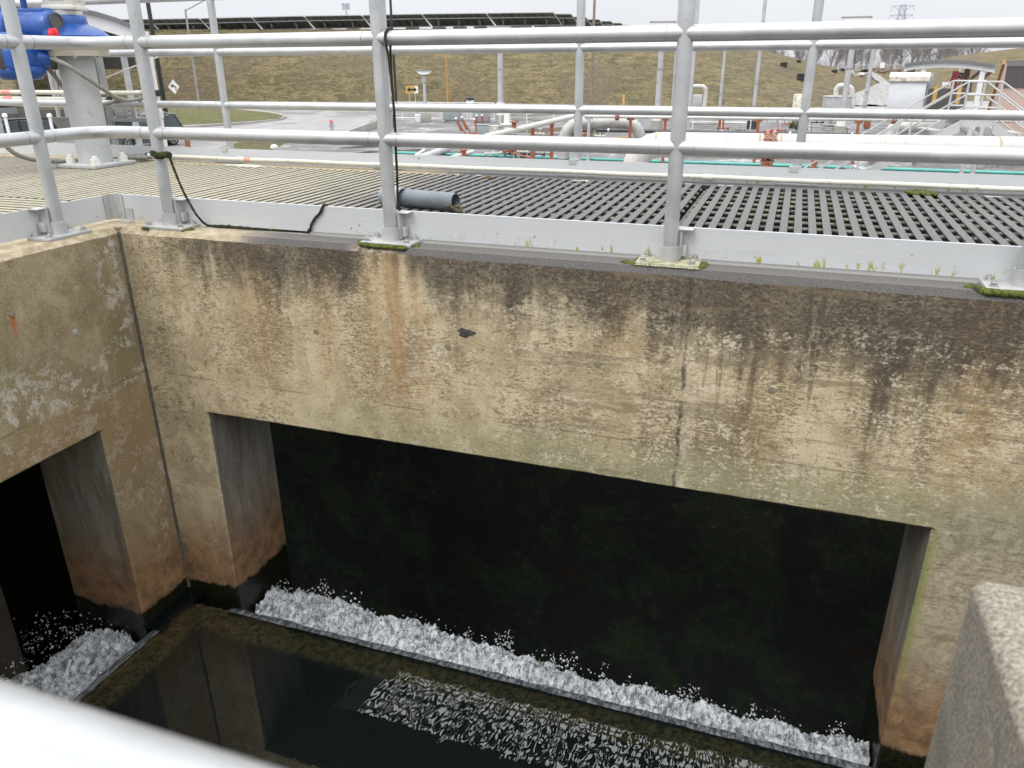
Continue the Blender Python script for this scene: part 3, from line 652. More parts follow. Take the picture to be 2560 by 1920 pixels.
# ------------------------------------------------------------------ railings
H1, H2, H3, RP = .4086, .7686, 1.1286, .0262
def post(root, x, y, along=(1, 0), plate=True, bracket=1, lichen=False):
    ax = Vector((along[0], along[1], 0)); nrm = Vector((-ax.y, ax.x, 0)); b = Vector((x, y, 0))
    m = MB(); m.cyl(b+Vector((0, 0, .012)), b+Vector((0, 0, H3)), RP, 28)
    for h in (H1, H2, H3):
        m.cyl(b-ax*.0588+Vector((0, 0, h)), b+ax*.0588+Vector((0, 0, h)), RP-.0003, 28)
    p = m.build('post', ALU, root, 40)
    m = MB(); m.hollow(b+Vector((0, 0, .011)), b+Vector((0, 0, .066)), .0335, .0285, 28); m.build('socket', CREAM if False else ALU2, p)
    if plate:
        M = Matrix((ax, nrm, Vector((0, 0, 1)))).transposed()
        m = MB(); m.box(b+Vector((0, 0, .0065)), (.225, .125, .013), M, .002); m.build('base_plate', LICH if lichen else ALU2, p)
        for a, c_ in ((-.088, -.040), (-.088, .040), (.088, -.040), (.088, .040)):
            q = b+ax*a+nrm*c_; m = MB(); m.lathe(q+Vector((0, 0, .013)), (0, 0, 1), [(0, .0165), (.0022, .0165), (.0022, .0108), (.0135, .0108), (.0145, .0085), (.015, .0065), (.019, .0065), (.0195, .005)], 6 if False else 12)
            m.build('bolt', BOLT, p, 30)
    if bracket:
        s_ = bracket; q = b+ax*.036*s_+nrm*.030
        m = MB(); m.box(q+Vector((0, 0, .068))+nrm*-.004, (.006, .040, .100), Matrix((ax, nrm, Vector((0, 0, 1)))).transposed())
        m.box(q+ax*.014*s_+Vector((0, 0, .1235))+nrm*.004, (.052, .050, .0035), Matrix((ax, nrm, Vector((0, 0, 1)))).transposed())
        m.box(q+ax*.010*s_+Vector((0, 0, .045))+nrm*.006, (.020, .030, .040), Matrix((ax, nrm, Vector((0, 0, 1)))).transposed(), .002)
        m.build('bracket', ALU2, p)
    return p
def rail(root, a, b, h, name='rail', cut=.0615):
    a, b = Vector((*a, h)), Vector((*b, h)); d = (b-a).normalized()
    m = MB(); m.cyl(a+d*cut, b-d*cut, RP, 28); m.cyl(a+d*(cut-.02), a+d*(cut+.02), RP-.0022, 24); m.cyl(b-d*(cut+.02), b-d*(cut-.02), RP-.0022, 24)
    return m.build(name, ALU, root, 40)
near = thing('guard_railing', (0, 0, 0), 'near aluminium pipe railing with toe board along the stained channel wall', 'railing')
PX = [0, 1.1142, 2.2449, 3.3708, 4.50]
for i, x in enumerate(PX):
    post(near, x, 0, lichen=(i == 2))
    if i < 4:
        for h, nm in ((H1, 'lower_rail'), (H2, 'middle_rail'), (H3, 'top_rail')): rail(near, (x, 0), (PX[i+1], 0), h, nm)
WX = XC-.092
for y in (-.31, -1.43, -2.55): post(near, WX, y, (0, 1), bracket=-1 if y > -.5 else 1)
for h, nm in ((H1, 'lower_rail'), (H2, 'middle_rail'), (H3, 'top_rail')):
    pts = [Vector((-.0615, 0, h)), Vector((WX+.13, 0, h))]
    for k in range(1, 8): a = k/8*math.pi/2; pts.append(Vector((WX+.13-.13*math.sin(a), -.13+.13*math.cos(a), h)))
    pts += [Vector((WX, -.13, h)), Vector((WX, -.31+.0615, h))]
    m = MB(); m.tube(pts, RP, 28); m.cyl((-.04, 0, h), (-.08, 0, h), RP-.0016, 24); m.cyl((WX, -.27, h), (WX, -.23, h), RP-.0016, 24); m.build(nm, ALU, near, 40)
    rail(near, (WX, -.31), (WX, -1.43), h, nm); rail(near, (WX, -1.43), (WX, -2.55), h, nm)
TY = .058
m = MB(); m.lohi((WX-TY+.014, TY, .012), (4.6, TY+.005, .124)); m.lohi((WX-TY+.014, TY+.005, .1185), (4.6, TY+.016, .1235))
m.build('toe_board', TOE, near, 0)
m = MB(); TXW = WX-TY
m.lohi((TXW-.005, -2.8, .012), (TXW, TY-.012, .124)); m.build('toe_board', TOE, near, 0)
# bent plate that laps the corner of the toe boards
m = MB(); a_ = .052
for z0, z1 in ((.010, .1265),):
    o_ = [(TXW+.0012, TY-a_, 0), (TXW+.0012, TY-.016, 0), (TXW+.016, TY-.0012, 0), (TXW+a_+.014, TY-.0012, 0), (TXW+a_+.014, TY-.005, 0), (TXW+.018, TY-.005, 0), (TXW+.005, TY-.018, 0), (TXW+.005, TY-a_, 0)]
    m.prism([(p[0], p[1], z0) for p in o_], (0, 0, z1-z0))
cp = m.build('corner_plate', ALU2, near, 20)
for dx_, z in ((.034, .100), (.034, .034)):
    m = MB(); m.lathe((TXW+dx_+.014, TY-.005, z), (0, -1, 0), [(0, .0032), (.002, .003)], 8); m.build('screw', BOLT, cp)
    m = MB(); m.lathe((TXW+.005, TY-dx_-.004, z), (1, 0, 0), [(0, .0032), (.002, .003)], 8); m.build('screw', BOLT, cp)
m = MB(); xx = TXW+a_+.018; m.lohi((xx, TY-.0045, .008), (xx+.042, TY-.001, .062)); m.lohi((xx-.02, TY-.040, .0005), (xx+.042, TY-.0045, .0045)); ab = m.build('angle_clip', ALU2, near)
m = MB(); m.lathe((xx+.02, TY-.0045, .038), (0, -1, 0), [(0, .0032), (.002, .003)], 8); m.build('screw', BOLT, ab)

farr = thing('guard_railing', (0, 2.2118, 0), 'far aluminium pipe railing beyond the grating walkway', 'railing')
FX = [-4.06, -2.72, -1.3742, -.03, 1.3141, 2.6608, 4.0, 5.35]; FY = 2.2118
for i, x in enumerate(FX):
    p = post(farr, x, FY, plate=True, bracket=0)
    m = MB(); m.lohi((x-.045, FY-.052, .1065), (x+.02, FY-.005, .1115)); m.lohi((x-.045, FY-.054, .082), (x+.005, FY-.050, .1115)); m.build('bracket', ALU2, p)
    if i < 7:
        for h, nm in ((H1, 'lower_rail'), (H2, 'middle_rail'), (H3, 'top_rail')): rail(farr, (x, FY), (FX[i+1], FY), h, nm)
for a, b in ((-5.2, .17), (.172, 6)):
    m = MB(); m.lohi((a, FY-.049, .006), (b, FY-.044, .106)); tb = m.build('toe_board', TOE, farr, 0)
    if a > 0:
        for z in (.09, .028):
            m = MB(); m.lathe((a+.035, FY-.049, z), (0, -1, 0), [(0, .0075), (.004, .0075), (.006, .004)], 10); m.build('bolt', BOLT, tb)
own = thing('guard_railing', (2, -2.675, 0), 'blurred white pipe railing in front of the photographer at lower left', 'railing')
OY = -2.668
for i, x in enumerate((-.1, 1.02, 3.70)):
    post(own, x, OY, bracket=0)
for a, b in ((-.1, 1.02), (1.02, 3.70)):
    for h, nm in ((H1+.004, 'lower_rail'), (H2, 'middle_rail'), (H3, 'top_rail')): rail(own, (a, OY), (b, OY), h, nm)

# ------------------------------------------------------------------ things lying on and tied to the walkway
def moss(name, pts, r, mat, label, cat='moss', flat=.6, n=9, group=None, jit=.16):
    m = MB()
    for i, p in enumerate(pts):
        for k in range(n):
            q = Vector(p)+Vector((rnd(r*.9), rnd(r*.6), 0)); rr = r*random.uniform(.45, .95); m.ball(q, (rr, rr, rr*flat), 12, 8, jit)
    return tag(m.build(name, mat, smooth=60, fix=False), label, cat, group)
def lerp_pts(a, b, n): return [Vector(a).lerp(Vector(b), i/(n-1)) for i in range(n)]
p3, p4, p5 = PX[1], PX[2], PX[3]
moss('moss_cushion', lerp_pts((p3-.125, -.030, .002), (p3-.085, -.066, .002), 5)+lerp_pts((p3-.08, -.068, .002), (p3+.085, -.070, .001), 20)+lerp_pts((p3+.08, -.068, .002), (p3+.118, -.02, .001), 6), .0125, MOSS, 'bright green moss fringing the base plate of the third railing post', flat=.85)
moss('moss_cushion', lerp_pts((p4-.16, -.03, 0), (p4-.118, -.05, 0), 4)+lerp_pts((p4-.112, -.04, 0), (p4-.114, .03, 0), 4), .011, MOSS, 'ragged green moss at the left end of the fourth post base plate', flat=.8)
moss('moss_cushion', lerp_pts((p4+.118, -.045, 0), (p4+.125, .035, 0), 9), .011, MOSS, 'ragged green moss at the right end of the fourth post base plate', flat=.8)
moss('lichen_crust', lerp_pts((p4-.11, -.063, .003), (p4+.11, -.063, .003), 16), .005, LICH, 'pale crusty lichen on the front edge of the fourth post base plate', 'lichen', n=6)
moss('moss_cushion', lerp_pts((p5-.145, -.02, 0), (p5-.105, -.072, 0), 7)+lerp_pts((p5-.10, -.07, 0), (p5+.04, -.07, 0), 12), .014, MOSS, 'thick moss round the base plate at the right edge of the picture', flat=.9)
moss('moss_cushion', [(-.095, -.062, .002), (-.085, -.064, .002)], .011, MOSS, 'small green moss tuft at the left corner of the second post base plate')
moss('moss_cushion', [(.105, -.048, .002), (.118, -.035, .002), (.128, -.02, .002)], .012, MOSS, 'small green moss tuft at the right corner of the second post base plate')
gm = [atz(2270+k*9, 480+rnd(3)+k*.6, .004) for k in range(8)]
moss('moss_cushion', gm, .021, MOSS, 'yellow green moss pads on the far edge of the grating at right', flat=.7)
moss('moss_cushion', [atz(1218, 444, .004), atz(1226, 445, .004)], .014, moss_mat('brown_moss', (.06, .035, .01), (.16, .10, .02), (.1, .06, .02)), 'brown moss pad on the far edge of the grating above the grey pipe')
# mossy cable tied round the second post, draped over the kerb and back over the toe board
cb = [aty(383, 384, -.026), aty(392, 388, -.030), aty(405, 389, -.032), aty(418, 386, -.024), aty(424, 392, -.012), aty(433, 418, -.010), aty(446, 450, -.008), aty(461, 484, -.004), aty(478, 515, .0), aty(496, 543, .006),
      atz(518, 563, .006), atz(545, 566, .006), atz(580, 568, .006), atz(620, 571, .006), atz(660, 573, .006), atz(700, 575, .006), atz(740, 577, .006), atz(768, 579, .006), aty(775, 574, .050), aty(779, 560, .050), aty(788, 545, .051), aty(800, 532, .051), aty(806, 518, .052), (.775, .062, .130), (.783, .078, .115)]
pts = curve(cb, 6); n_ = len(pts)
rs = [(.0095 if i < 22 else .0052 if i < 62 else .0062+.0022*abs(math.sin(i*.9)) if i < 108 else .0055)*(1+rnd(.12)) for i in range(n_)]
m = MB(); m.tube(pts, rs, 9, True, .12); cable = m.build('mossy_cable', ROPEM, smooth=60)
tag(cable, 'black mossy cable tied round the second post and trailing along the kerb', 'cable')
m = MB()
for i in range(0, 24):
    p = pts[i]; m.ball(p+Vector((rnd(.003), rnd(.003), rnd(.003))), .010+.004*random.random(), 10, 7, .2)
m.build('moss_sleeve', MOSSD, cable, 60, fix=False)
for i in (71, 87, 90, 97):
    m = MB(); m.ball(pts[i]+Vector((0, 0, .003)), .0075+.003*random.random(), 10, 7, .2); m.build('moss_tuft', MOSS, cable, 60, fix=False)
# cord over the middle rail at the third post, running down to the loose grey pipe
zt = H2+RP+.004
cb = [aty(962, 330, -.03), aty(965, 200, -.032), aty(968, 130, -.032), (1.158, -.030, H2), (1.160, -.02, zt-.006), (1.161, 0, zt), (1.163, .02, zt-.008), aty(976, 110, .033), aty(979, 200, .036), aty(987, 300, .038), aty(990, 380, .040), aty(993, 440, .045), aty(995, 500, .052), aty(1004, 545, .07)]
cb[0:3] = [aty(986, 322, -.030), aty(983, 250, -.031), aty(972, 150, -.031)]
m = MB(); m.tube(curve(cb, 8), .0048, 9, True, .18); tag(m.build('hanging_cord', ROPEM, smooth=60), 'dark frayed cord looped over the middle rail beside the third post', 'cord')
# loose grey pipe with its coupling, and the rope knotted through it
pr = thing('loose_pipe', (1.05, .75, .045), 'short length of grey plastic pipe lying on the grating behind the third post', 'pipe')
A_ = atz(1139, 505, .047); B_ = atz(975, 491, .047); d_ = (A_-B_).normalized()
m = MB(); m.hollow(A_, B_, .0445, .0385, 36); pb = m.build('pipe_body', PVC, pr, 40)
m = MB(); q = atz(1008, 495, .05); q2 = atz(962, 490, .05); m.hollow(q, q2, .0515, .0446, 36); m.build('coupling', PVC2, pr, 40)
m = MB(); qa = A_-d_*.035+Vector((0, 0, 0)); nn = Vector((.25, -.93, -.1)).normalized()
k1 = A_-d_*.034+Vector((0, -.0445, -.005)); ends = [k1+Vector((0, .02, .012)), k1, k1+Vector((.012, -.008, -.008)), A_+Vector((.005, -.042, -.022)), A_+Vector((.022, -.020, -.03)), A_+Vector((.022, .005, -.022)), A_+Vector((-.005, .02, -.01))]
m.tube(curve(ends, 6), .0075, 9, True, .16)
m.tube(curve([A_+Vector((.008, -.044, -.030)), A_+Vector((.040, -.040, -.038)), A_+Vector((.085, -.075, -.042)), A_+Vector((.125, -.11, -.045))], 6), .0062, 9, True, .16)
m.tube(curve([A_+Vector((.0, -.04, -.036)), A_+Vector((.018, -.03, -.014)), A_+Vector((.034, -.02, -.034)), A_+Vector((.02, -.045, -.04))], 6), .008, 9, True, .2)
tag(m.build('knotted_rope', ROPEB, smooth=60), 'frayed brown rope knotted through the end of the loose grey pipe', 'rope')
# conduit along the far kerb
cz_, cy_ = .038, FY-.085
m = MB(); xs = aty(384, 391, cy_).x
cr_ = thing('conduit', (xs, cy_, cz_), 'cream conduit running along the kerb in front of the far toe board', 'conduit')
m.tube([(xs+k*(6.2-xs)/40, cy_, cz_+.0015*math.sin(k*1.3)) for k in range(41)], .0142, 14); m.build('pipe_run', COND, cr_, 40)
for px in (609, 1769): x = aty(px, 440, cy_).x; m = MB(); m.lathe((x-.03, cy_, cz_), (1, 0, 0), [(0, .0185), (.06, .0185)], 16); m.build('coupling', COND, cr_, 40)
x = aty(514, 400, cy_).x; m = MB(); m.lathe((aty(640, 400, cy_).x-.1, cy_, cz_), (1, 0, 0), [(0, .0150), (.055, .0150)], 16); m.build('tape_band', PINK, cr_)
m = MB(); m.lathe((xs-.045, cy_, cz_), (1, 0, 0), [(0, .021), (.05, .021), (.05, .018)], 16); m.build('white_fitting', WHITE, cr_, 40)
m = MB(); m.lathe((xs-.070, cy_, cz_), (1, 0, 0), [(0, .019), (.012, .024), (.024, .024)], 16); m.build('black_nut', BLACK, cr_, 40)
for x in (aty(953, 410, cy_).x, aty(1444, 460, cy_).x, 3.6): m = MB(); m.hollow((x-.008, cy_, cz_), (x+.008, cy_, cz_), .0165, .0143, 16); m.lohi((x-.008, cy_-.035, .0), (x+.008, cy_-.012, .004)); m.build('strap', STRAP, cr_)
m = MB(); a, b = atz(566, 412, .004), atz(660, 416, .004); m.prism([(a.x, 2.02, .001), (a.x+.15, 1.985, .001), (b.x-.02, 1.99, .001), (b.x+.02, 2.03, .001), (b.x-.12, 2.068, .001), (a.x+.03, 2.06, .001)], (0, 0, .008))
tag(m.build('chipped_plate', LICHEN, smooth=0), 'flat chipped white plate lying between the conduit and the grating', 'plate')
m = MB(); p = atz(1452, 452, .008); m.tube(curve([p+Vector((-.05, 0, 0)), p+Vector((-.02, -.012, 0)), p+Vector((.0, .01, 0)), p+Vector((.03, .012, 0)), p+Vector((.05, -.005, 0)), p+Vector((.035, -.022, 0))], 5), .0035, 8)
tag(m.build('wire_scrap', COND, smooth=60), 'bit of pale twisted wire on the far kerb', 'wire')

# ------------------------------------------------------------------ blue valve actuator on its grey column
PXc, PYc = -2.225, 1.755
act = thing('valve_actuator', (PXc, PYc, 0), 'bright blue electric valve actuator on a grey column bolted to the walkway', 'valve actuator')
m = MB(); m.lohi((PXc-.185, PYc-.195, .002), (PXc+.185, PYc+.195, .026), .003); bp = m.build('base_plate', PLINTH, act)
for a, b in ((-.13, -.10), (.125, -.125), (.13, .125), (-.13, .14)):
    m = MB(); q = Vector((PXc+a, PYc+b, .026)); m.lathe(q, (0, 0, 1), [(0, .034), (.038, .034), (.038, .018), (.056, .018), (.058, .014)], 10); m.build('anchor_bolt', CREAM, bp, 30)
m = MB(); m.cyl((PXc, PYc, .026), (PXc, PYc, .745), .117, 40); m.build('column', PLINTH, act, 40)
m = MB(); m.cyl((PXc, PYc, .745), (PXc, PYc, .80), .225, 40); fl = m.build('flange', DUST, act, 40)
for k in range(6):
    a = k/6*2*math.pi+.3; m = MB(); m.lathe((PXc+.175*math.cos(a), PYc+.175*math.sin(a), .745), (0, 0, -1), [(0, .016), (.012, .016), (.013, .012)], 6); m.build('bolt', STRAP, fl, 30)
DA = dist((PXc, PYc)); rA, aA = right_of(170)
def ap(px, py, off=0): return at(px, py, DA+off)
m = MB(); m.lathe((PXc, PYc, .80), (0, 0, 1), [(0, .205), (.03, .205), (.032, .20)], 40); m.build('gasket', BLACK, act, 40)
m = MB(); m.lathe((PXc, PYc, .828), (0, 0, 1), [(0, .235), (.012, .25), (.045, .252), (.06, .235), (.095, .19), (.115, .135), (.122, .125), (.168, .122), (.176, .112), (.176, .09)], 44)
for k in range(6):
    a = k/6*2*math.pi; m.lathe((PXc+.232*math.cos(a), PYc+.232*math.sin(a), .825), (0, 0, 1), [(0, .03), (.05, .028), (.056, .02)], 12)
m.build('gear_housing', BLUE, act, 50)
nA = (rA*.70-aA*.71).normalized()
F0 = ap(143, 69, -.20); B0 = F0-nA*.42
m = MB(); m.lathe(B0, nA, [(0, .125), (.02, .135), (.10, .135), (.11, .112), (.36, .108), (.40, .104), (.418, .094), (.42, .09)], 36)
m.lathe(B0-nA*.16+Vector((0, 0, .0)), nA, [(0, .10), (.03, .15), (.10, .165), (.16, .165), (.17, .13)], 36)
up = Vector((0, 0, 1)); sd2 = nA.cross(up).normalized(); MA = Matrix((sd2, nA, up)).transposed()
m.box(B0+nA*.22+up*.10, (.10, .30, .04), MA, .012); m.box(B0+nA*.24+up*-.10, (.17, .26, .09), MA, .02)
m.box(F0-nA*.02+up*-.055, (.20, .05, .11), MA, .02); m.box((F0+Vector((PXc, PYc, F0.z)))/2+up*-.02+aA*.07, (.12, .14, .14), MA, .03)
mh = m.build('motor_housing', BLUE, act, 45)
m = MB(); m.lathe(F0+up*.036-nA*.004, nA, [(0, .056), (.012, .056), (.013, .050), (.006, .048)], 28); m.build('display_window', simple('smoked_window', (.07, .075, .065), .15), mh, 40)
m = MB(); m.lathe(F0+up*-.040+sd2*.055, nA, [(0, .036), (.03, .036), (.034, .030)], 18); m.box(F0+up*-.040+sd2*.055+nA*.038, (.016, .018, .056), MA, .004); m.build('red_selector', RED, mh, 40)
m = MB(); m.lathe(F0+up*-.040-sd2*.046, nA, [(0, .036), (.03, .036), (.034, .030)], 18); m.build('black_selector', BLACK, mh, 40)
m = MB(); m.box(F0+up*-.030-sd2*.046+nA*.036, (.010, .003, .022), MA); m.box(F0+up*-.056-sd2*.049+nA*.036, (.016, .003, .008), MA); m.build('selector_mark', WHITE, mh, 0)
for dx_, dz in ((-.07, .085), (.075, .06)): m = MB(); m.lathe(F0+up*dz+sd2*dx_-nA*.10, nA, [(0, .012), (.03, .012), (.032, .008)], 8); m.build('cover_bolt', BOLT, mh, 30)
T0 = ap(44, 146, -.12)
m = MB(); m.box(T0, (.30, .26, .17), MA, .045); m.lathe(T0+up*-.05, (0, 0, -1), [(0, .152), (.022, .156), (.034, .156), (.05, .150), (.08, .12), (.085, .08)], 30)
m.lathe(T0+rA*.08, rA, [(0, .07), (.08, .062), (.11, .048), (.115, .04)], 20); m.box(T0+up*.10, (.16, .16, .12), MA, .02)
m.build('terminal_housing', BLUE, act, 45)
m = MB(); m.box(T0-rA*.07-aA*.13+up*.0, (.09, .012, .13), Matrix((rA, aA, up)).transposed(), .004); m.build('window_panel', simple('smoked_plate', (.05, .045, .045), .25), act)
m = MB(); m.lathe(ap(102, 142, -.10), (rA*.95-up*.25), [(0, .034), (.025, .034), (.03, .026)], 12); m.build('gland_nut', BLACK, act, 40)
W0 = Vector((PXc, PYc, 1.0)); MS = Matrix.Rotation(.35, 3, 'Z')
m = MB(); m.lathe(W0, (0, 0, 1), [(0, .10), (.03, .105), (.034, .10)], 30); m.box(W0+up*.05, (.215, .215, .03), MS, .006); m.box(W0+up*.30, (.20, .20, .48), MS, .012)
for a in (0, 1, 2, 3):
    q = MS @ Matrix.Rotation(a*math.pi/2, 3, 'Z'); m.box(W0+q @ Vector((.0, -.101, .17)), (.10, .006, .16), q, .002); m.box(W0+q @ Vector((.0, -.104, .19)), (.045, .004, .022), q, .001)
m.build('stem_cover', CREAM, act, 35)
H0 = ap(52, -22, .05); m = MB(); m.tube([H0+Vector((math.cos(k/20*2*math.pi)*.14, math.sin(k/20*2*math.pi)*.14, 0)) for k in range(21)], .014, 10); m.cyl(H0-up*.03, H0+up*.04, .035, 14); m.cyl(H0-up*.0, H0-up*.25, .02, 12)
for k in range(3): a = k*2.09; m.cyl(H0, H0+Vector((math.cos(a)*.14, math.sin(a)*.14, 0)), .009, 8)
m.build('handwheel', BLUE, act, 45)
def hose(pts, r, name, mat, lab, cat='cable'):
    m = MB(); m.tube(curve(pts, 8), r, 14); return tag(m.build(name, mat, smooth=60), lab, cat)
c1 = hose([ap(100, 142, -.10), ap(113, 142, -.12), ap(135, 148, -.18), ap(166, 162, -.24), ap(217, 195, -.20), ap(262, 226, -.1), ap(290, 244, 0), ap(318, 251, .1), ap(345, 248, .25), ap(362, 240, .4), (at(372, 236, 6.86))], .0145, 'sagging_cable', CABLE, 'grey sheathed cable drooping from the blue actuator across its column')
c2 = hose([ap(97, 152, -.05), ap(108, 160, -.02), ap(130, 182, .05), ap(150, 208, .2), ap(175, 235, .3), ap(210, 258, .35), ap(243, 262, .3), ap(268, 259, .35), ap(292, 251, .4), at(308, 247, 6.9)], .0155, 'sagging_cable', CABLE, 'darker second cable dropping behind the grey column from the blue actuator')
c3 = hose([ap(-40, 320, -.25), ap(-10, 345, -.25), ap(15, 366, -.25), ap(38, 384, -.22), ap(70, 396, -.16), ap(95, 401, -.10), ap(130, 403, -.02), ap(158, 403, .05), (-2.30, 1.99, .022), (-2.05, 2.08, .03), at(300, 390, 7.0), at(335, 390, 7.0), (xs-.065, cy_, cz_)], .0150, 'floor_cable', CABLE, 'grey cable lying on the walkway and joining the cream conduit')
# pipes and struts fixed outside the far railing at left
for k, (pz, xe, lab) in enumerate(((.485, 392, 'upper of two white conduits outside the far railing at left, with a pink band'), (.435, 268, 'lower of two white conduits outside the far railing at left, with a pink band'))):
    x1 = aty(xe, 235, 2.30).x; rt = thing('conduit', (x1, 2.30, pz), lab, 'conduit')
    m = MB(); m.cyl((-6, 2.30, pz), (x1, 2.30, pz), .0165, 16); m.build('pipe_run', COND, rt, 40)
    m = MB()
    for px in ((235, 348) if k == 0 else (236, 255)): x = aty(px, 235, 2.3).x; m = MB(); m.cyl((x-.03, 2.3, pz), (x+.03, 2.3, pz), .0205, 16); m.build('coupling', STRAP, rt, 40)
    x = aty(16 if k == 0 else 19, 230, 2.3).x; m = MB(); m.cyl((x-.05, 2.3, pz), (x+.05, 2.3, pz), .0171, 16); m.build('tape_band', PINK, rt, 40)
    m = MB(); m.cyl((x1-.004, 2.3, pz), (x1+.02, 2.3, pz), .024, 10); m.build('end_nut', BLACK, rt, 40)
def vert(px, py, Y): p = aty(px, py, Y); return p
for px, wdt, mat, lab in ((258, .045, STEELG, 'grey slotted strut standing outside the far railing beside the actuator column'), (385, .036, WHITE, 'white riser pipe outside the far railing behind the second post')):
    p = vert(px, 200, 2.335)
    m = MB()
    if mat is STEELG: m.lohi((p.x-.022, 2.32, .05), (p.x+.022, 2.35, .93)); m.lohi((p.x-.055, 2.32, .05), (p.x-.04, 2.34, .80))
    else: m.cyl((p.x, 2.335, .02), (p.x, 2.335, .92), .019, 14); m.lathe((p.x, 2.335, .30), (0, 0, 1), [(0, .026), (.05, .026)], 12)
    tag(m.build('support_strut' if mat is STEELG else 'riser_pipe', mat, smooth=40), lab, 'strut' if mat is STEELG else 'pipe')
m = MB(); a, b = aty(266, 194, 2.4), aty(344, 163, 2.4); m.cyl(a-(b-a)*.2, b+(b-a)*1.6, .006, 8); tag(m.build('brace_rod', STRAP, smooth=40), 'thin slanting rod seen between the strut and the second post', 'rod')
for px, lab in ((310, 'small grey junction fitting below the cable loop'),):
    p = vert(298, 255, 2.33); m = MB(); m.lohi((p.x-.05, 2.31, .30), (p.x+.05, 2.36, .40), .006); m.cyl((p.x+.12, 2.33, .30), (p.x+.12, 2.33, .42), .018, 10); m.lohi((p.x-.12, 2.30, .27), (p.x+.28, 2.38, .30)); tag(m.build('junction_fitting', STEELG, smooth=35), lab, 'junction box')

# ------------------------------------------------------------------ the yard and the hill beyond
m = MB(); m.add([(-1500, 2.3, G), (1500, 2.3, G), (1500, 2500, G), (-1500, 2500, G)], [(0, 1, 2, 3)]); m.add([(-1500, -60, -4.6), (1500, -60, -4.6), (1500, 2.3, -4.6), (-1500, 2.3, -4.6)], [(0, 1, 2, 3)])
tag(m.build('ground', ROAD, smooth=0, fix=False), kind='structure')
def flat(name, pxs, z, mat, th=0, kind='structure'):
    m = MB(); P = [atz(x, y, z) for x, y in pxs]
    if th: m.prism([p-Vector((0, 0, th)) for p in P], (0, 0, th))
    else: m.add(P, [tuple(range(len(P)))])
    return tag(m.build(name, mat, smooth=0), kind=kind)
isl = [(-400, 262), (300, 265), (520, 267), (600, 271), (668, 278), (702, 284), (716, 290), (704, 296), (640, 303), (560, 309), (440, 316), (300, 318), (-400, 316)]
flat('kerb', isl, G+.14, YCON, .3)
cen = (300, 290); flat('grass', [(cen[0]+(x-cen[0])*.985, cen[1]+(y-cen[1])*.88) for x, y in isl], G+.165, GRASSL)
flat('grass', [(1290, 278), (2200, 284), (3000, 290), (3000, 303), (2000, 300), (1290, 294)], G+.03, GRASSL)
flat('grass', [(540, 372), (600, 354), (690, 351), (735, 362), (720, 378)], G+.03, GRASSL)
deck = [(600, 470), (640, 395), (717, 358), (800, 350), (870, 336), (930, 300), (1000, 284), (1330, 281), (1420, 285), (2100, 291), (2560, 298), (3300, 330), (3500, 470)]
flat('tank_deck', deck, DK, DECK, .85)
cols = [(-900, 250, 66, 130), (-400, 250, 71, 130), (300, 252, 72, 125), (900, 256, 72, 120), (1300, 260, 70, 120), (1560, 265, 73, 120), (1700, 267, 90, 122), (1850, 270, 112, 124), (1934, 271, 130, 126), (2012, 272, 152, 130), (2100, 271, 172, 142), (2180, 266, 181, 165), (2260, 262, 172, 185), (2330, 258, 148, 190), (2450, 256, 130, 190), (2560, 255, 117, 190), (2800, 255, 95, 190), (3500, 255, 60, 190)]
def colv(px):
    for a, b in zip(cols, cols[1:]):
        if a[0] <= px <= b[0]: t_ = (px-a[0])/(b[0]-a[0]); return [a[k]*(1-t_)+b[k]*t_ for k in (1, 2, 3)]
def hillpt(u, v):
    px = -700+u*4200; yf, yc, Dc = colv(px)
    # soften the table between neighbours
    q = [colv(min(3500, max(-900, px+o))) for o in (-50, 0, 50)]; yf, yc, Dc = [sum(z[k] for z in q)/3 for k in range(3)]
    hd = ray(px, 160); hd.z = 0; hd.normalize(); ec = ray(px, yc); f = CP+hd*dist(atz(px, yf, G)); f.z = G; c = CP+hd*Dc; c.z = CZ+Dc*ec.z/math.hypot(ec.x, ec.y); nz_ = MN.fractal(Vector((px*.004, v*3, 2)), .8, 2, 4)
    if v <= .8:
        t_ = v/.8; p = f.lerp(c, t_); h = t_+.10*math.sin(math.pi*t_)-(.06*(1-t_)**6); p.z = G-.05+(c.z-G)*max(0, h if t_ < 1 else 1)+nz_*.35*math.sin(math.pi*t_); return p
    d = (c-f); d.z = 0; d.normalize(); t_ = (v-.8)/.2; return c+d*(t_*60)-Vector((0, 0, 1))*(t_**1.6*7)
m = MB(); m.grid(hillpt, 300, 50); hill = tag(m.build('hill', GRASSH, smooth=180), kind='structure')
from mathutils.bvhtree import BVHTree
dg = bpy.context.evaluated_depsgraph_get(); bvh = BVHTree.FromObject(hill, dg)
def hill_at(px, py):
    d = ray(px, py).normalized(); h = bvh.ray_cast(CP, d, 600); return h[0] if h[0] is not None else at(px, py, 150)

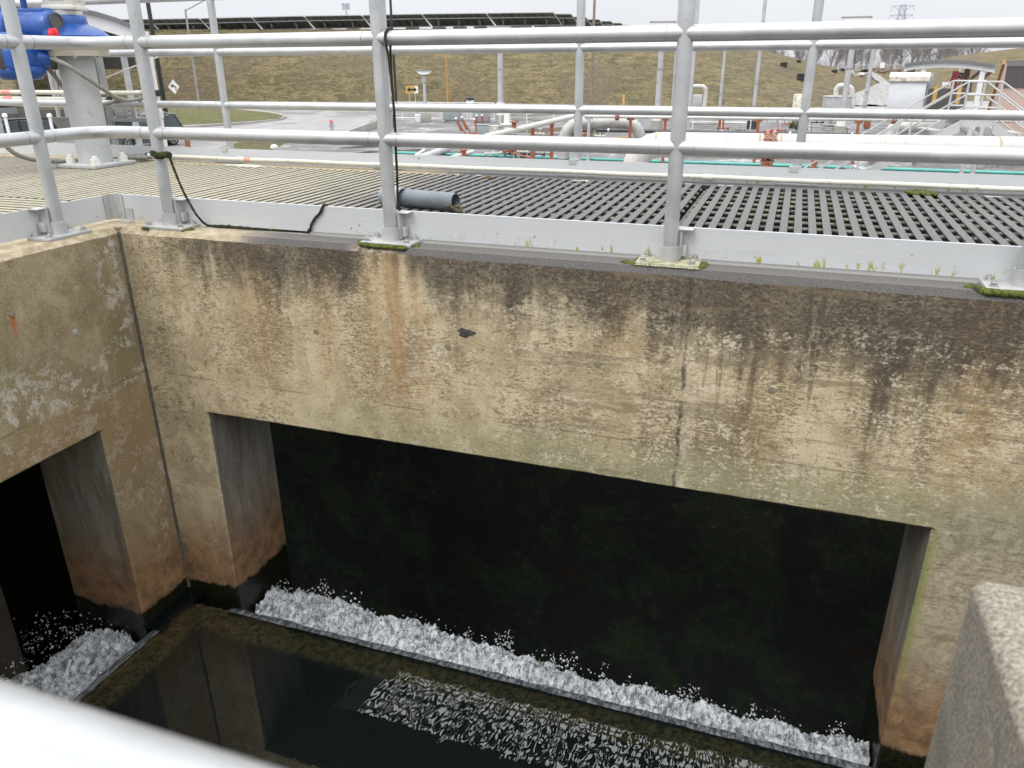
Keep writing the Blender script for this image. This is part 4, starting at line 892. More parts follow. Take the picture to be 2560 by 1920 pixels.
# bare trees along the far boundary
def tree_mesh(seed, H, wide):
    rn = random.Random(seed); mb = MB(); trunk = MB()
    def branch(p, d, L, r, lev, mbx):
        n_ = 4 if lev < 3 else 3; pts = [p]; q = p.copy(); dd = d.copy()
        for k in range(n_):
            dd = (dd+Vector((rn.uniform(-1, 1), rn.uniform(-1, 1), rn.uniform(-.15, .35)))*(.10+.04*lev)).normalized(); q = q+dd*(L/n_); pts.append(q.copy())
        mbx.tube(pts, [r*(1-.65*i/n_) for i in range(n_+1)], 5 if lev < 2 else 3, False)
        if lev >= 4: return
        kids = (9, 6, 5, 4)[lev]
        for k in range(kids):
            t_ = rn.uniform(.30, 1); b = pts[min(n_, int(t_*n_))]; a = rn.uniform(0, 6.28); sp_ = rn.uniform(.35, .95)*wide
            nd = (dd+Vector((math.cos(a)*sp_, math.sin(a)*sp_, rn.uniform(-.1, .5)))).normalized()
            branch(b, nd, L*rn.uniform(.42, .66), r*.42, lev+1, mb)
    branch(Vector((0, 0, 0)), Vector((rn.uniform(-.1, .1), rn.uniform(-.1, .1), 1)).normalized(), H*.62, H*.020, 0, trunk)
    return trunk, mb
protos = []
for k in range(4):
    trk, crn = tree_mesh(100+k, 12, (.8, 1.0, 1.2, .9)[k]); protos.append((trk, crn))
made = []
rt = random.Random(3)
tpx = sorted([rt.uniform(1860, 2440) for _ in range(46)])
words_ = ['tall', 'spreading', 'slender', 'leaning', 'twiggy', 'forked']
for i, px in enumerate(tpx):
    D = rt.uniform(235, 330); p = at(px, 168, D); p.z = min(p.z, -.6)-1.2
    k = i % 4
    if k >= len(made):
        r_ = thing('bare_tree', (0, 0, 0), 'x', 'tree'); protos[k][0].build('trunk', BARK, r_, 60, True, False); protos[k][1].build('crown', BARK, r_, 0, True, False); made.append(r_); o = r_
    else: o = copy_tree(made[k])
    sc_ = rt.uniform(.75, 1.12); o.location = p; o.scale = (sc_, sc_, sc_); o.rotation_euler = (0, 0, rt.uniform(0, 6.28))
    tag(o, 'leafless grey tree in the far belt of trees between the two grass hills', 'tree', 'bare trees on the far boundary')
m = MB(); rb = random.Random(9)
for k in range(2600):
    px = rb.uniform(1850, 2470); D = rb.uniform(215, 340); p = at(px, 170, D); p.z = -2.2; h = rb.uniform(1.5, 5.5); d = Vector((rb.uniform(-.4, .4), rb.uniform(-.4, .4), 1))*h
    m.tube([p, p+d*.5+Vector((rb.uniform(-.3, .3), 0, 0)), p+d], [.028, .018, .008], 3, False)
tag(m.build('undergrowth', BARK, smooth=0, fix=False), kind='stuff')

# solar tables along the crest
def solar(pa, pb, yt_a, yt_b, D, label, yb=70):
    a, b = at(pa, yt_a, D), at(pb, yt_b, D); dd = (b-a); dd.z = 0; L = dd.length; dd.normalize(); aw = Vector((-dd.y, dd.x, 0)); 
    if aw.dot(a-CP) < 0: aw = -aw
    rr_ = Vector((aw.y, -aw.x, 0)); sl = aw*2.9+rr_*1.35+Vector((0, 0, -1.45)); root = thing('solar_table', (a+b)/2-Vector((0, 0, 2.4)), label, 'solar panel', 'solar tables along the crest of the hill')
    n_ = sl.cross(b-a).normalized(); n_ = n_ if n_.z > 0 else -n_
    m = MB(); m.prism([a, b, b+sl, a+sl], n_*.05); m.build('panel', PANELB, root, 0)
    m = MB()
    for t_ in (.32, .95): m.bar(a+sl*t_-n_*.08, b+sl*t_-n_*.08, .10, .12)
    m.bar(a-n_*.02, b-n_*.02, .06, .07)
    for e_ in (a, b): m.bar(e_-n_*.05, e_+sl-n_*.05, .09, .12)
    m.build('frame', PANELF, root, 0)
    m = MB()
    for k in range(1, int(L/1.05)): q = a+(b-a)*(k*1.05/L); m.bar(q-n_*.05, q+sl-n_*.05, .06, .07)
    m.build('rafters', DARKP, root, 0)
    nl = max(1, int(L/2.9))
    for k in range(nl):
        q = a+(b-a)*((k+.5)/nl); g = (q+sl*.55).copy(); gz = q.z-2.1
        m = MB(); m.bar(Vector((g.x, g.y, gz+.3)), q+sl*.5-n_*.1, .09, .09); m.bar(Vector((g.x, g.y, gz+.5)), q+sl*.92-n_*.1, .07, .07); m.bar(Vector((g.x, g.y, gz+.5))-aw*.1, q+sl*.3-n_*.1, .05, .05); m.build('leg', PANELF, root, 0)
        m = MB(); m.box((g.x, g.y, gz+.15), (1.9, .8, .75), Matrix.Rotation(math.atan2(dd.y, dd.x), 3, 'Z'), .03); m.build('ballast_block', BALLAST, root, 0)
    return root
ed = [(150, 50), (262, 49), (372, 48), (500, 46), (630, 43), (760, 40), (905, 38), (1055, 35), (1216, 33), (1385, 31)]
for k, (a, b) in enumerate(zip(ed, ed[1:])):
    solar(a[0]+1.5, b[0]-1.5, a[1], b[1], 117+(9-k)*.9, 'front row solar table, %s one from the right end of the row' % ['tenth', 'ninth', 'eighth', 'seventh', 'sixth', 'fifth', 'fourth', 'third', 'second', 'last'][k+1] if k < 8 else 'front row solar table at the right end of the row, tilted away', 70)
for k, (a, b, y) in enumerate(((1250, 1428, 35), (1330, 1464, 42), (1400, 1498, 48.5), (1440, 1528, 53), (1480, 1553, 57.5), (1510, 1575, 63))):
    solar(a, b, y, y, 131+k*12, 'solar table peeping out behind the row in front, %s step down the crest' % ['first', 'second', 'third', 'fourth', 'fifth', 'lowest'][k], 70)
#@@NEXT

# ------------------------------------------------------------------ poles, lamps and signs in the yard
def pole(name, px, py, ytop, wpx, mat, label, cat, z=G, D=None, parts=(), square=False, tz=None, taper=.75):
    b = atz(px, py, z) if D is None else at(px, py, D); d = dist(b); r = wpx/2*d/FPX*.93
    zt_ = tz if tz is not None else CZ+(ray(px, ytop).z/math.hypot(ray(px, ytop).x, ray(px, ytop).y))*d
    root = thing(name, b, label, cat); m = MB()
    if square: m.lohi((b.x-r, b.y-r, b.z), (b.x+r, b.y+r, zt_))
    else: m.cyl(b, (b.x, b.y, zt_), r, 12, r*taper)
    m.build('pole', mat, root, 40); return root, b, r, zt_
def thead(root, b, r, zt_, k, W=1.5):
    R1, A1 = right_of(k); M = Matrix((R1, A1, Vector((0, 0, 1)))).transposed(); m = MB()
    m.prism([b*1+R1*x+Vector((0, 0, zt_-b.z+z_))-A1*.25 for x, z_ in ((-W/2, .06), (W/2, .06), (W/2-.12, -.07), (.16, -.13), (-.16, -.13), (-W/2+.12, -.07))], A1*.5); m.build('lamp_head', WHITE, root, 0)
    m = MB(); m.box(Vector((b.x, b.y, zt_+.085)), (W+.04, .56, .05), M); m.build('lamp_cap', STEELG, root, 0)
    m = MB(); m.cyl((b.x, b.y, zt_-.55), (b.x, b.y, zt_-.2), r*1.25, 12); m.build('collar', GALV, root, 40)
rt_, b, r, z_ = pole('deck_lamp', 1065, 303, 178, 9.5, GALV, 'short deck lamp with a wide white T-shaped head in front of the grass hill', 'lamp', DK); thead(rt_, b, r, z_-.05, 1063, .92)
R1, A1 = right_of(1065); m = MB(); m.box(b+Vector((0, 0, .25)), (.62, .55, .50), Matrix((R1, A1, Vector((0, 0, 1)))).transposed(), .01); m.build('concrete_base', YCON, rt_); m = MB(); m.box(b-R1*.42+Vector((0, 0, .33)), (.42, .5, .12), Matrix((R1, A1, Vector((0, 0, 1)))).transposed(), .01); m.box(b-R1*.45-A1*.5+Vector((0, 0, .13)), (.26, .26, .26)); m.build('side_box', CABW, rt_)
for px, py, yt, lab in ((1252, 306, 74, 'tall deck lamp nearest the cluster of orange valve stands'), (1641, 322, 64, 'tall deck lamp over the bend of the big white pipe'), (2098, 338, 54, 'tall deck lamp beside the galvanised tank at right')):
    rt_, b, r, z_ = pole('deck_lamp', px, py, yt, 15.5, GALV, lab, 'lamp', DK); thead(rt_, b, r, z_+.08, px, 1.25)
    m = MB(); m.cyl(b+Vector((0, 0, .35)), b+Vector((0, 0, 1.1)), r*1.35, 14); m.build('sleeve', WHITE, rt_, 40)
    m = MB(); m.cyl(b-Vector((0, 0, 0)), b+Vector((0, 0, .42)), .30, 18); m.build('concrete_base', YCON, rt_, 40)
    m = MB(); m.lathe((b.x, b.y, b.z+2.9), (0, 0, 1), [(0, r*1.04), (.04, r*1.04)], 12); m.build('band', STEELG, rt_, 40)
pole('lamp_post', 428, 360, -60, 10, BLKPOLE, 'black lamp post between the grey car and the grass island', 'lamp post', taper=.9)
rt_, b, r, z_ = pole('sign_post', 991, 259, -40, 6.5, BLKPOLE, 'black lamp post at the foot of the hill carrying a red and white sign', 'lamp post', taper=.9)
R1, A1 = right_of(975)
q = at(975, 236, dist(b)-.25); M1 = Matrix((R1, A1, Vector((0, 0, 1)))).transposed()
m = MB(); m.box(q, (.75, .03, 1.25), M1); sg = m.build('red_sign', RED, rt_, 0); m = MB(); m.box(q-A1*.02, (.72, .02, .36), M1); m.build('white_band', WHITE, sg, 0)
rt_, b, r, z_ = pole('street_lamp', 501, 279, 24, 6, STEELG, 'thin street lamp with an angled arm on the grass island', 'street lamp', taper=.7)
R1, A1 = right_of(470); m = MB(); t0_ = Vector((b.x, b.y, z_)); m.cyl(t0_-Vector((0, 0, .1)), t0_+R1*2.4+Vector((0, 0, 1.1)), .06, 8); m.build('arm', STEELG, rt_, 40); m = MB(); m.box(t0_+R1*2.8+Vector((0, 0, 1.15)), (.9, .35, .14), Matrix((R1, A1, Vector((0, 0, 1)))).transposed(), .03); m.build('lamp_head', STEELG, rt_)
pole('utility_pole', 1478, 264, -30, 7.5, BROWNP, 'weathered timber pole at the foot of the hill between two far railing posts', 'pole', taper=.8)
pole('timber_post', 1120, 257, 112, 5.5, WOODY, 'ochre timber post at the foot of the hill behind the deck valves', 'post', taper=1)
pole('yellow_bollard', 1558, 268, 236, 6, YEL, 'short yellow bollard at the foot of the hill behind the insulated pipe', 'bollard', taper=1)
for px, py, yt, wd, lab, col in ((1679, 300, -20, 7.5, 'thin mast just left of the fourth railing post', 268), (1796, 306, 96, 7.5, 'thin banded mast halfway between fourth post and the lichen cabinet', 1), (1879, 322, -20, 9, 'plain grey mast in front of the hill flank, rising out of frame', 1), (2156, 300, 92, 9, 'pale mast with a dark collar left of the white cabinet', 1), (1716, 330, -20, 14, 'square grey mast half hidden behind the fourth railing post', 1)):
    rt_, b, r, z_ = pole('mast', px, py, yt, wd, GALV, lab, 'mast', DK, square=(px == 1716), taper=.9)
    if px != 1716:
        for h in (.32, .62): 
            zz_ = DK+ (min(z_, 6)-DK)*h*.55; m = MB(); m.lathe((b.x, b.y, zz_), (0, 0, 1), [(0, r*1.25), (.05, r*1.25)], 12); m.build('band', STEELG, rt_, 40)
    if px == 1879: m = MB(); m.box(b+Vector((0, 0, .2)), (.5, .5, .42)); m.build('base', DARKP, rt_, 0)
rt_, b, r, z_ = pole('grey_posts', 150, 262, 170, 7, GALV, 'pair of grey posts at the foot of the hill left of the actuator column', 'post'); 
# signs
def polyplate(pts2, c_, R, A, th, off=0): return [c_+R*x+Vector((0, 0, z_))-A*off for x, z_ in pts2], A*th
b = at(441, 246, 72); R1, A1 = right_of(434); c_ = at(434.5, 217, 72); rt_ = thing('road_sign', (c_.x, c_.y, G), 'white diamond road sign with a bent black arrow in front of the hill', 'road sign')
m = MB(); m.prism(*polyplate([(0, .55), (.42, 0), (0, -.55), (-.42, 0)], c_, R1, A1, .03)); dp = m.build('sign_plate', WHITE, rt_, 0)
m = MB(); ar = [(.10, -.30), (.17, -.30), (.17, -.02), (.02, .14), (-.06, .12), (-.06, .24), (-.24, .06), (-.06, -.08), (-.06, .02), (-.01, .03), (.10, -.06)]
m.prism(*polyplate(ar, c_, R1, A1, -.006, .004)); m.build('arrow', BLACK, dp, 0); m = MB(); m.cyl((c_.x+A1.x*.05, c_.y+A1.y*.05, G), (c_.x+A1.x*.05, c_.y+A1.y*.05, c_.z), .035, 8); m.build('post', BROWNP, rt_, 40)
c_ = at(1030, 224, 76); R1, A1 = right_of(1030); rt_ = thing('road_sign', (c_.x, c_.y, G), 'rectangular yellow and white sign with a black two-headed arrow', 'road sign')
m = MB(); m.prism(*polyplate([(-.56, -.33), (.56, -.33), (.56, .33), (-.56, .33)], c_, R1, A1, .03)); dp = m.build('sign_plate', YEL, rt_, 0)
m = MB(); m.prism(*polyplate([(.16, -.31), (.54, -.31), (.54, .31), (.25, .31)], c_, R1, A1, -.004, .003)); m.build('faded_patch', WHITE, dp, 0)
m = MB(); m.prism(*polyplate([(-.44, 0), (-.20, .24), (-.20, .08), (.20, .08), (.20, .24), (.44, 0), (.20, -.24), (.20, -.08), (-.20, -.08), (-.20, -.24)], c_, R1, A1, -.006, .010)); m.build('arrow', BLACK, dp, 0)
for s_ in (-.28, .28): m = MB(); q = c_+R1*s_+A1*.06; m.cyl((q.x, q.y, G), (q.x, q.y, c_.z+.2), .035, 8); m.build('post', GALV, rt_, 40)

# ------------------------------------------------------------------ far steelwork
def lattice(root, name, b, h, w0, w1, n_, mat, r=.3):
    m = MB(); cs = lambda k: [Vector((b.x+sx_*(w0+(w1-w0)*k/n_)/2, b.y+sy_*(w0+(w1-w0)*k/n_)/2, b.z+h*k/n_)) for sx_, sy_ in ((-1, -1), (1, -1), (1, 1), (-1, 1))]
    for k in range(n_):
        a, c2_ = cs(k), cs(k+1)
        for i in range(4): m.bar(a[i], c2_[i], r, r); m.bar(a[i], c2_[(i+1) % 4], r*.6, r*.6); m.bar(a[(i+1) % 4], c2_[i], r*.6, r*.6); m.bar(c2_[i], c2_[(i+1) % 4], r*.6, r*.6)
    return m.build(name, mat, root, 0)
D = 620; b = at(2232, 168, D); tp = at(2244, 13, D); R1, A1 = right_of(2240); rt_ = thing('power_pylon', b, 'hazy lattice power pylon with two cross arms above the far trees', 'pylon')
lattice(rt_, 'tower', b, tp.z-b.z, 9, 3.2, 9, HAZEG, .45)
m = MB()
for yy, hw in ((15, 6.2), (38, 6.8)):
    zz_ = at(2244, yy, D).z; c_ = Vector((b.x, b.y, zz_)); m.bar(c_-R1*hw, c_+R1*hw, .5, .5)
    for s_ in (-1, 1): m.bar(c_+R1*hw*s_, c_+R1*1.6*s_-Vector((0, 0, 2.6)), .35, .35); m.bar(c_+R1*hw*s_, c_+R1*(hw+.6)*s_-Vector((0, 0, 3.4)), .3, .3)
m.build('cross_arms', HAZEG, rt_, 0)
b = at(871, 100, 480); tp = at(868, 8, 480); R1, A1 = right_of(868); rt_ = thing('phone_mast', b, 'distant phone mast with a cluster of antennas above the solar panels', 'mast')
m = MB(); m.cyl(b, (b.x, b.y, tp.z), .45, 8); m.build('pole', HAZEG, rt_, 40); m = MB()
for zz_ in (tp.z-.5, tp.z-2.6): m.bar(Vector((b.x, b.y, zz_))-R1*1.7, Vector((b.x, b.y, zz_))+R1*1.7, .3, .3)
for s_ in (-1.8, -1.1, -.4, .6, 1.2, 1.8): m.box(Vector((b.x, b.y, tp.z-1.6))+R1*s_, (.42, .42, 3.4 if abs(s_) > 1 else 2.4))
m.build('antennas', HAZEG, rt_, 0)

# ------------------------------------------------------------------ buildings
R1, A1 = right_of(200)
rt_ = thing('canopy_building', at(150, 300, 46), 'white curved canopy roof behind the blue actuator at upper left', 'canopy')
def arc_roof(root, pts, D, th_f, th_r, depth, pxr, slope=0):
    R1, A1 = right_of(pxr); top = [at(x, y, D) for x, y in pts]; low = [p-Vector((0, 0, th_f)) for p in top]
    m = MB(); n_ = len(pts)
    for a, b2, c2_, d2 in zip(top, top[1:], low[1:], low): m.prism([a, b2, c2_, d2], A1*.35)
    m.build('fascia', FASCIA, root, 0)
    m = MB(); 
    for a, b2 in zip(top, top[1:]): m.prism([a+Vector((0, 0, .004))-A1*.2, b2+Vector((0, 0, .004))-A1*.2, b2+Vector((0, 0, th_r))-A1*.2, a+Vector((0, 0, th_r))-A1*.2], A1*depth)
    m.build('roof', ROOFM, root, 0); return top
tp_ = arc_roof(rt_, [(-160, 55), (-60, 34), (75, 21), (130, 22), (192, 31), (240, 40), (290, 55), (330, 70), (365, 88)], 46, .58, .20, 12, 200)
for px in (-60, 298): 
    q = at(px, 80, 47); m = MB(); m.lohi((q.x-.11, q.y-.11, G), (q.x+.11, q.y+.11, at(px, 58, 47).z)); m.build('column', GALV, rt_, 0)
m = MB(); a, b2 = at(-200, 110, 56), at(330, 110, 56); m.prism([Vector((a.x, a.y, at(0, 175, 56).z)), Vector((b2.x, b2.y, at(0, 175, 56).z)), Vector((b2.x, b2.y, at(300, 82, 56).z)), Vector((a.x, a.y, at(0, 55, 56).z))], A1*.3); m.build('back_wall', DCON, rt_, 0)
for px in (128, 150): q = at(px, 200, 62); m = MB(); m.cyl((q.x, q.y, G), (q.x, q.y, at(px, 170, 62).z), .13, 10); m.build('rear_column', GALV, rt_, 40)
R1, A1 = right_of(2370)
rt_ = thing('open_shelter', at(2370, 294, 60), 'open shelter with a shallow curved grey roof and white fascia at upper right', 'shelter')
arc_roof(rt_, [(2262, 166), (2290, 160.5), (2320, 157.5), (2350, 156), (2385, 156.2), (2420, 158.5), (2455, 163), (2488, 169)], 60, .30, .16, 6, 2370)
for px, yt in ((2304, 162), (2452, 165)):
    q = at(px, 200, 60.2); m = MB(); m.lohi((q.x-.14, q.y-.14, G), (q.x+.14, q.y+.14, at(px, yt+6, 60.2).z)); m.lohi((q.x-.3, q.y-.2, at(px, yt+10, 60.2).z), (q.x+.3, q.y+.2, at(px, yt, 60.2).z)); m.build('column', FASCIA, rt_, 0)
    q = q+A1*4-R1*.8; m = MB(); m.lohi((q.x-.15, q.y-.15, G), (q.x+.15, q.y+.15, at(px, yt+2, 64).z)); m.build('rear_column', BROWNP, rt_, 0)
m = MB(); m.bar(at(2262, 168, 60.5), at(2288, 192, 60.5), .22, .22); m.bar(at(2486, 172, 60.5), at(2448, 206, 60.5), .2, .2); m.bar(at(2462, 170, 63), at(2428, 197, 63), .2, .2); m.bar(at(2428, 197, 63), at(2422, 240, 63), .2, .2); m.build('downpipes', BROWNP, rt_, 0)
# pink rendered building with a mansard roof
R1, A1 = right_of(2520); ang = R_(4.5); Rb = (R1*math.cos(ang)+A1*math.sin(ang)); Ab = (A1*math.cos(ang)-R1*math.sin(ang))
c0 = at(2494, 268, 40); c0.z = 0; zl, zr, zt_ = at(2500, 216, 40).z, at(2500, 166, 40).z, at(2500, 155, 40).z
rt_ = thing('pink_building', (c0.x, c0.y, G), 'pink rendered building with a steep dark shingle roof at the right edge', 'building')
def PB(r_, a_, z): return c0+Rb*r_+Ab*a_+Vector((0, 0, z))
m = MB(); m.prism([PB(0, 0, G), PB(0, 0, zl), PB(0, .25, zr), PB(0, 1.1, zt_), PB(0, 7, G+.6), PB(0, 7, G)], Rb*12); m.build('wall', PINKW, rt_, 0)
m = MB(); m.prism([PB(.03, -.06, zl-.03), PB(.03, .20, zr), PB(.03, .30, zr), PB(.03, .04, zl-.03)], Rb*12.2); m.prism([PB(.02, .18, zr), PB(.02, 1.1, zt_+.06), PB(.02, 1.1, zt_-.04), PB(.02, .30, zr-.06)], Rb*12.2); rf = m.build('roof', SHINGLE, rt_, 0)
m = MB(); m.bar(PB(-.06, 1.1, zt_), PB(-.06, 7, G+.6), .08, .22); m.build('barge_board', WOODY, rt_, 0)
for k in range(3): q = PB(1.5+k*.9, -.03, G); m = MB(); m.tube([q+Vector((rnd(.06), 0, h)) for h in (0, .4, .8, 1.2, 1.6)], .012, 5); m.build('wall_crack', BROWNP, rt_, 0)

# walls beyond the parked cars
def wallpx(name, a, b, D1, D2, zb, th, mat, lab):
    p, q = at(*a, D1), at(*b, D2); A1 = right_of((a[0]+b[0])/2)[1]; m = MB(); m.prism([Vector((p.x, p.y, zb)), Vector((q.x, q.y, zb)), q, p], A1*th); return tag(m.build(name, mat, smooth=0), lab, 'wall')
wallpx('retaining_wall', (-400, 272), (345, 274), 66, 66, G, .3, DCON, 'dark weathered retaining wall behind the parked cars')
wallpx('low_wall', (120, 294), (345, 290), 58, 58, G, .3, YCON, 'pale low concrete wall between the two parked cars')
wallpx('concrete_block_wall', (347, 276), (392, 276), 57, 57, G, .3, YCON, 'short pale concrete wall end behind the grey car')
for px, lab in ((17, 'small white vent pipe at the dark wall on the far left'), (128, 'small white vent pipe at the dark wall beside the low pale wall')):
    q = at(px, 310, 45); m = MB(); m.cyl((q.x, q.y, G), (q.x, q.y, at(px, 290, 45).z), .07, 10); m.lathe((q.x, q.y, at(px, 292, 45).z), (0, 0, 1), [(0, .12), (.12, .11), (.16, .04)], 12); tag(m.build('vent_pipe', WHITE, smooth=40), lab, 'vent')
m = MB(); q = at(16, 277, 51.6); R1, A1 = right_of(16); m.box(q, (1.0, .12, .3), Matrix((R1, A1, Vector((0, 0, 1)))).transposed()); tag(m.build('wall_plate', GREYBOX, smooth=0), 'pale grey plate fixed on top of the dark retaining wall', 'plate')

# ------------------------------------------------------------------ parked cars
def car(px, py, D, head, L, Wd, H, mat, name, label, rails_=False):
    R1, A1 = right_of(px); p = at(px, py, D); f = (R1*head[0]+A1*head[1]).normalized(); rz = math.atan2(f.y, f.x)
    root = thing(name, (p.x, p.y, G), label, 'car', None, rz)          # local x runs forward
    def sec(x, y0, zb, zw_, zr_, yr): return x, y0, zb, zw_, zr_, yr
    m = MB(); hb = H*.56; w2 = Wd/2
    prof = [(-L/2, .45, hb*.92), (-L/2+.06, .30, hb*1.02), (-L*.30, .26, hb*1.06), (0, .25, hb*1.02), (L*.22, .25, hb*.99), (L*.30, .26, hb*.96), (L*.42, .28, hb*.86), (L/2-.10, .32, hb*.76), (L/2, .42, hb*.58)]
    secs = [[(x, -w2*(.93 if i in (0, 8) else .985), zb), (x, -w2*(.95 if i in (0, 8) else 1), (zb+zt2)/2), (x, -w2*(.88 if i in (0, 8) else .94), zt2), (x, w2*(.88 if i in (0, 8) else .94), zt2), (x, w2*(.95 if i in (0, 8) else 1), (zb+zt2)/2), (x, w2*(.93 if i in (0, 8) else .985), zb)] for i, (x, zb, zt2) in enumerate(prof)]
    rings(m, secs); m.build('body', mat, root, 50, True)
    cab = [(-L/2+.10, hb*1.0, w2*.86, 0), (-L/2+.42, H*.965, w2*.70, 1), (-L*.10, H, w2*.72, 1), (L*.08, H*.985, w2*.71, 1), (L*.27, hb*.97, w2*.84, 0)]
    m = MB(); zb = hb*.95
    P_ = lambda x, y, z: (x, y, z)
    rings(m, [[P_(c_[0], -c_[2] if not c_[3] else -w2*.86, zb), P_(c_[0], -c_[2], c_[1]), P_(c_[0], c_[2], c_[1]), P_(c_[0], c_[2] if not c_[3] else w2*.86, zb)] for c_ in cab]); m.build('cabin_glass', GLASS, root, 30, True)
    m = MB(); rings(m, [[(x, -yy, z-.02), (x, -yy*.9, z+.028), (x, yy*.9, z+.028), (x, yy, z-.02)] for x, z, yy in ((-L/2+.36, H*.95, w2*.73), (-L/2+.6, H*.985, w2*.74), (-L*.10, H+.0, w2*.75), (L*.06, H*.99, w2*.74), (L*.11, H*.955, w2*.745))])
    for s_ in (-1, 1):
        for (xa, za, ya), (xb, zb2, yb_) in (((L*.275, hb*.97, w2*.85), (L*.09, H*.975, w2*.725)), ((-.02*L, hb*1.0, w2*.88), (-.03*L, H*.985, w2*.735)), ((-.24*L, hb*1.0, w2*.88), (-.22*L, H*.97, w2*.725)), ((-L/2+.12, hb*.99, w2*.87), (-L/2+.42, H*.955, w2*.715))): m.bar((xa, s_*ya, za), (xb, s_*yb_, zb2), .07, .07)
    m.build('roof', mat, root, 40, True)
    for s_ in (-1, 1):
        if rails_: m = MB(); m.tube([(-L*.33, s_*w2*.68, H*.98), (-L*.30, s_*w2*.68, H+.05), (L*.0, s_*w2*.68, H+.07), (L*.05, s_*w2*.68, H*1.0)], .018, 8); m.build('roof_rail', STRAP, root, 40, True)
        m = MB(); m.tube([(L*.255, s_*w2*.87, hb*.99), (L*.10, s_*w2*.75, H*.955), (-L*.10, s_*w2*.755, H*.97), (-L*.32, s_*w2*.75, H*.93)], .012, 6); m.build('chrome_strip', STRAP, root, 40, True)
        m = MB(); m.box((L*.22, s_*(w2+.10), hb*1.02), (.14, .2, .13), None, .03); m.build('mirror', mat, root, 40, True)
        m = MB(); m.box((L/2-.16, s_*w2*.70, hb*.70), (.26, .34, .11), None, .04); m.build('headlight', simple('lamp_glass', (.5, .52, .55), .1) if 'lamp_glass' not in MATS else MATS['lamp_glass'], root, 40, True)
        m = MB(); m.box((-L/2+.05, s_*w2*.76, hb*.88), (.16, .26, .20), None, .03); m.build('tail_light', RED, root, 40, True)
        for x in (L*.31, -L*.30):
            m = MB(); m.lathe((x, s_*(w2-.22), .345), (0, s_, 0), [(0, .30), (.02, .345), (.20, .345), (.225, .32), (.225, .23), (.20, .22)], 28); wl = m.build('wheel', BLACK, root, 40, True)
            m = MB(); m.lathe((x, s_*(w2-.03), .345), (0, s_, 0), [(0, .05), (.02, .05)], 12)
            for k in range(5): a = k/5*6.283; m.bar((x, s_*(w2-.012), .345), (x+math.cos(a)*.21, s_*(w2-.012), .345+math.sin(a)*.21), .02, .05, (0, 1, 0))
            m.hollow((x, s_*(w2-.03), .345), (x, s_*(w2-.0), .345), .225, .195, 24); m.build('rim', STRAP, wl, 30, True)
    m = MB(); m.box((L/2-.02, 0, hb*.60), (.06, Wd*.5, .16), None, .02); m.build('grille', BLACK, root, 30, True)
    return root
car(352, 352, 48.6, (-.80, -.60), 4.65, 1.86, 1.69, CARG, 'parked_car', 'grey parked estate car with roof rails, behind the second railing post', True)
car(34, 352, 51, (-.86, -.50), 4.5, 1.80, 1.50, CARD, 'parked_car', 'dark blue parked car at the left edge, behind the first railing post')
#@@NEXT

# ------------------------------------------------------------------ pipework on the tank deck
def pipe(name, pts, r, mat, lab, seg=20, bends=6, extra=None, cat='pipe'):
    root = thing(name, (pts[len(pts)//2][0], pts[len(pts)//2][1], DK), lab, cat); m = MB(); m.tube(curve(pts, bends) if bends else pts, r, seg); m.build('pipe_run', mat, root, 50); return root
zb_ = -.95; pa, pb_ = atz(1652, 361.5, zb_), atz(2900, 382, zb_); dd = (pb_-pa).normalized()
MAINP = simple('chalky_pipe_paint', (.47, .455, .43), .55, 0, .07, 2.5, .22, (.38, .35, .30), .3, 20)
rt_ = thing('main_pipe', (pa.x, pa.y, DK), 'fat white main pipe with a downturned bend, just beyond the far railing', 'pipe')
R0 = .262
el = [pa+dd*1.2, pa+dd*.5, pa+dd*.18]+[pa-dd*(.55*math.sin(a))-Vector((0, 0, .55*(1-math.cos(a)))) for a in (0, .2, .4, .6, .8, 1.0, 1.2, 1.4, 1.57)]+[pa-dd*.55-Vector((0, 0, h)) for h in (.8, 1.1, 1.55)]
m = MB(); m.tube([pb_, pa+dd*4, pa+dd*2]+el, R0, 40); m.build('pipe_run', MAINP, rt_, 50)
def ring(root, c_, d_, r, w_, mat, nm): m = MB(); m.lathe(c_-d_*w_/2, d_, [(0, r), (w_, r)], 36); return m.build(nm, mat, root, 40)
stain = simple('weld_stain', (.36, .30, .20), .7, 0, .2, 10)
for px in (1640, 1896, 1949, 2490): c_ = atz(px, 361.5+(px-1652)*.0164, zb_); ring(rt_, c_, dd, R0+.003, .045, stain, 'weld_band')
for px in (1914, 1930): c_ = atz(px, 366, zb_); fl = ring(rt_, c_, dd, R0+.075, .07, RUSTY, 'flange')
m = MB()
for k in range(14):
    a = k/14*6.283; u_ = dd.orthogonal().normalized(); v_ = dd.cross(u_); c_ = atz(1922, 366, zb_)+(u_*math.cos(a)+v_*math.sin(a))*(R0+.045); m.cyl(c_-dd*.14, c_+dd*.14, .018, 6)
m.build('flange_bolts', RUSTY, rt_, 40); m = MB(); c_ = atz(1922, 366, zb_); m.lohi((c_.x-.12, c_.y-.2, DK), (c_.x+.12, c_.y+.2, zb_-R0-.01)); m.build('saddle', RUSTY, rt_, 0)
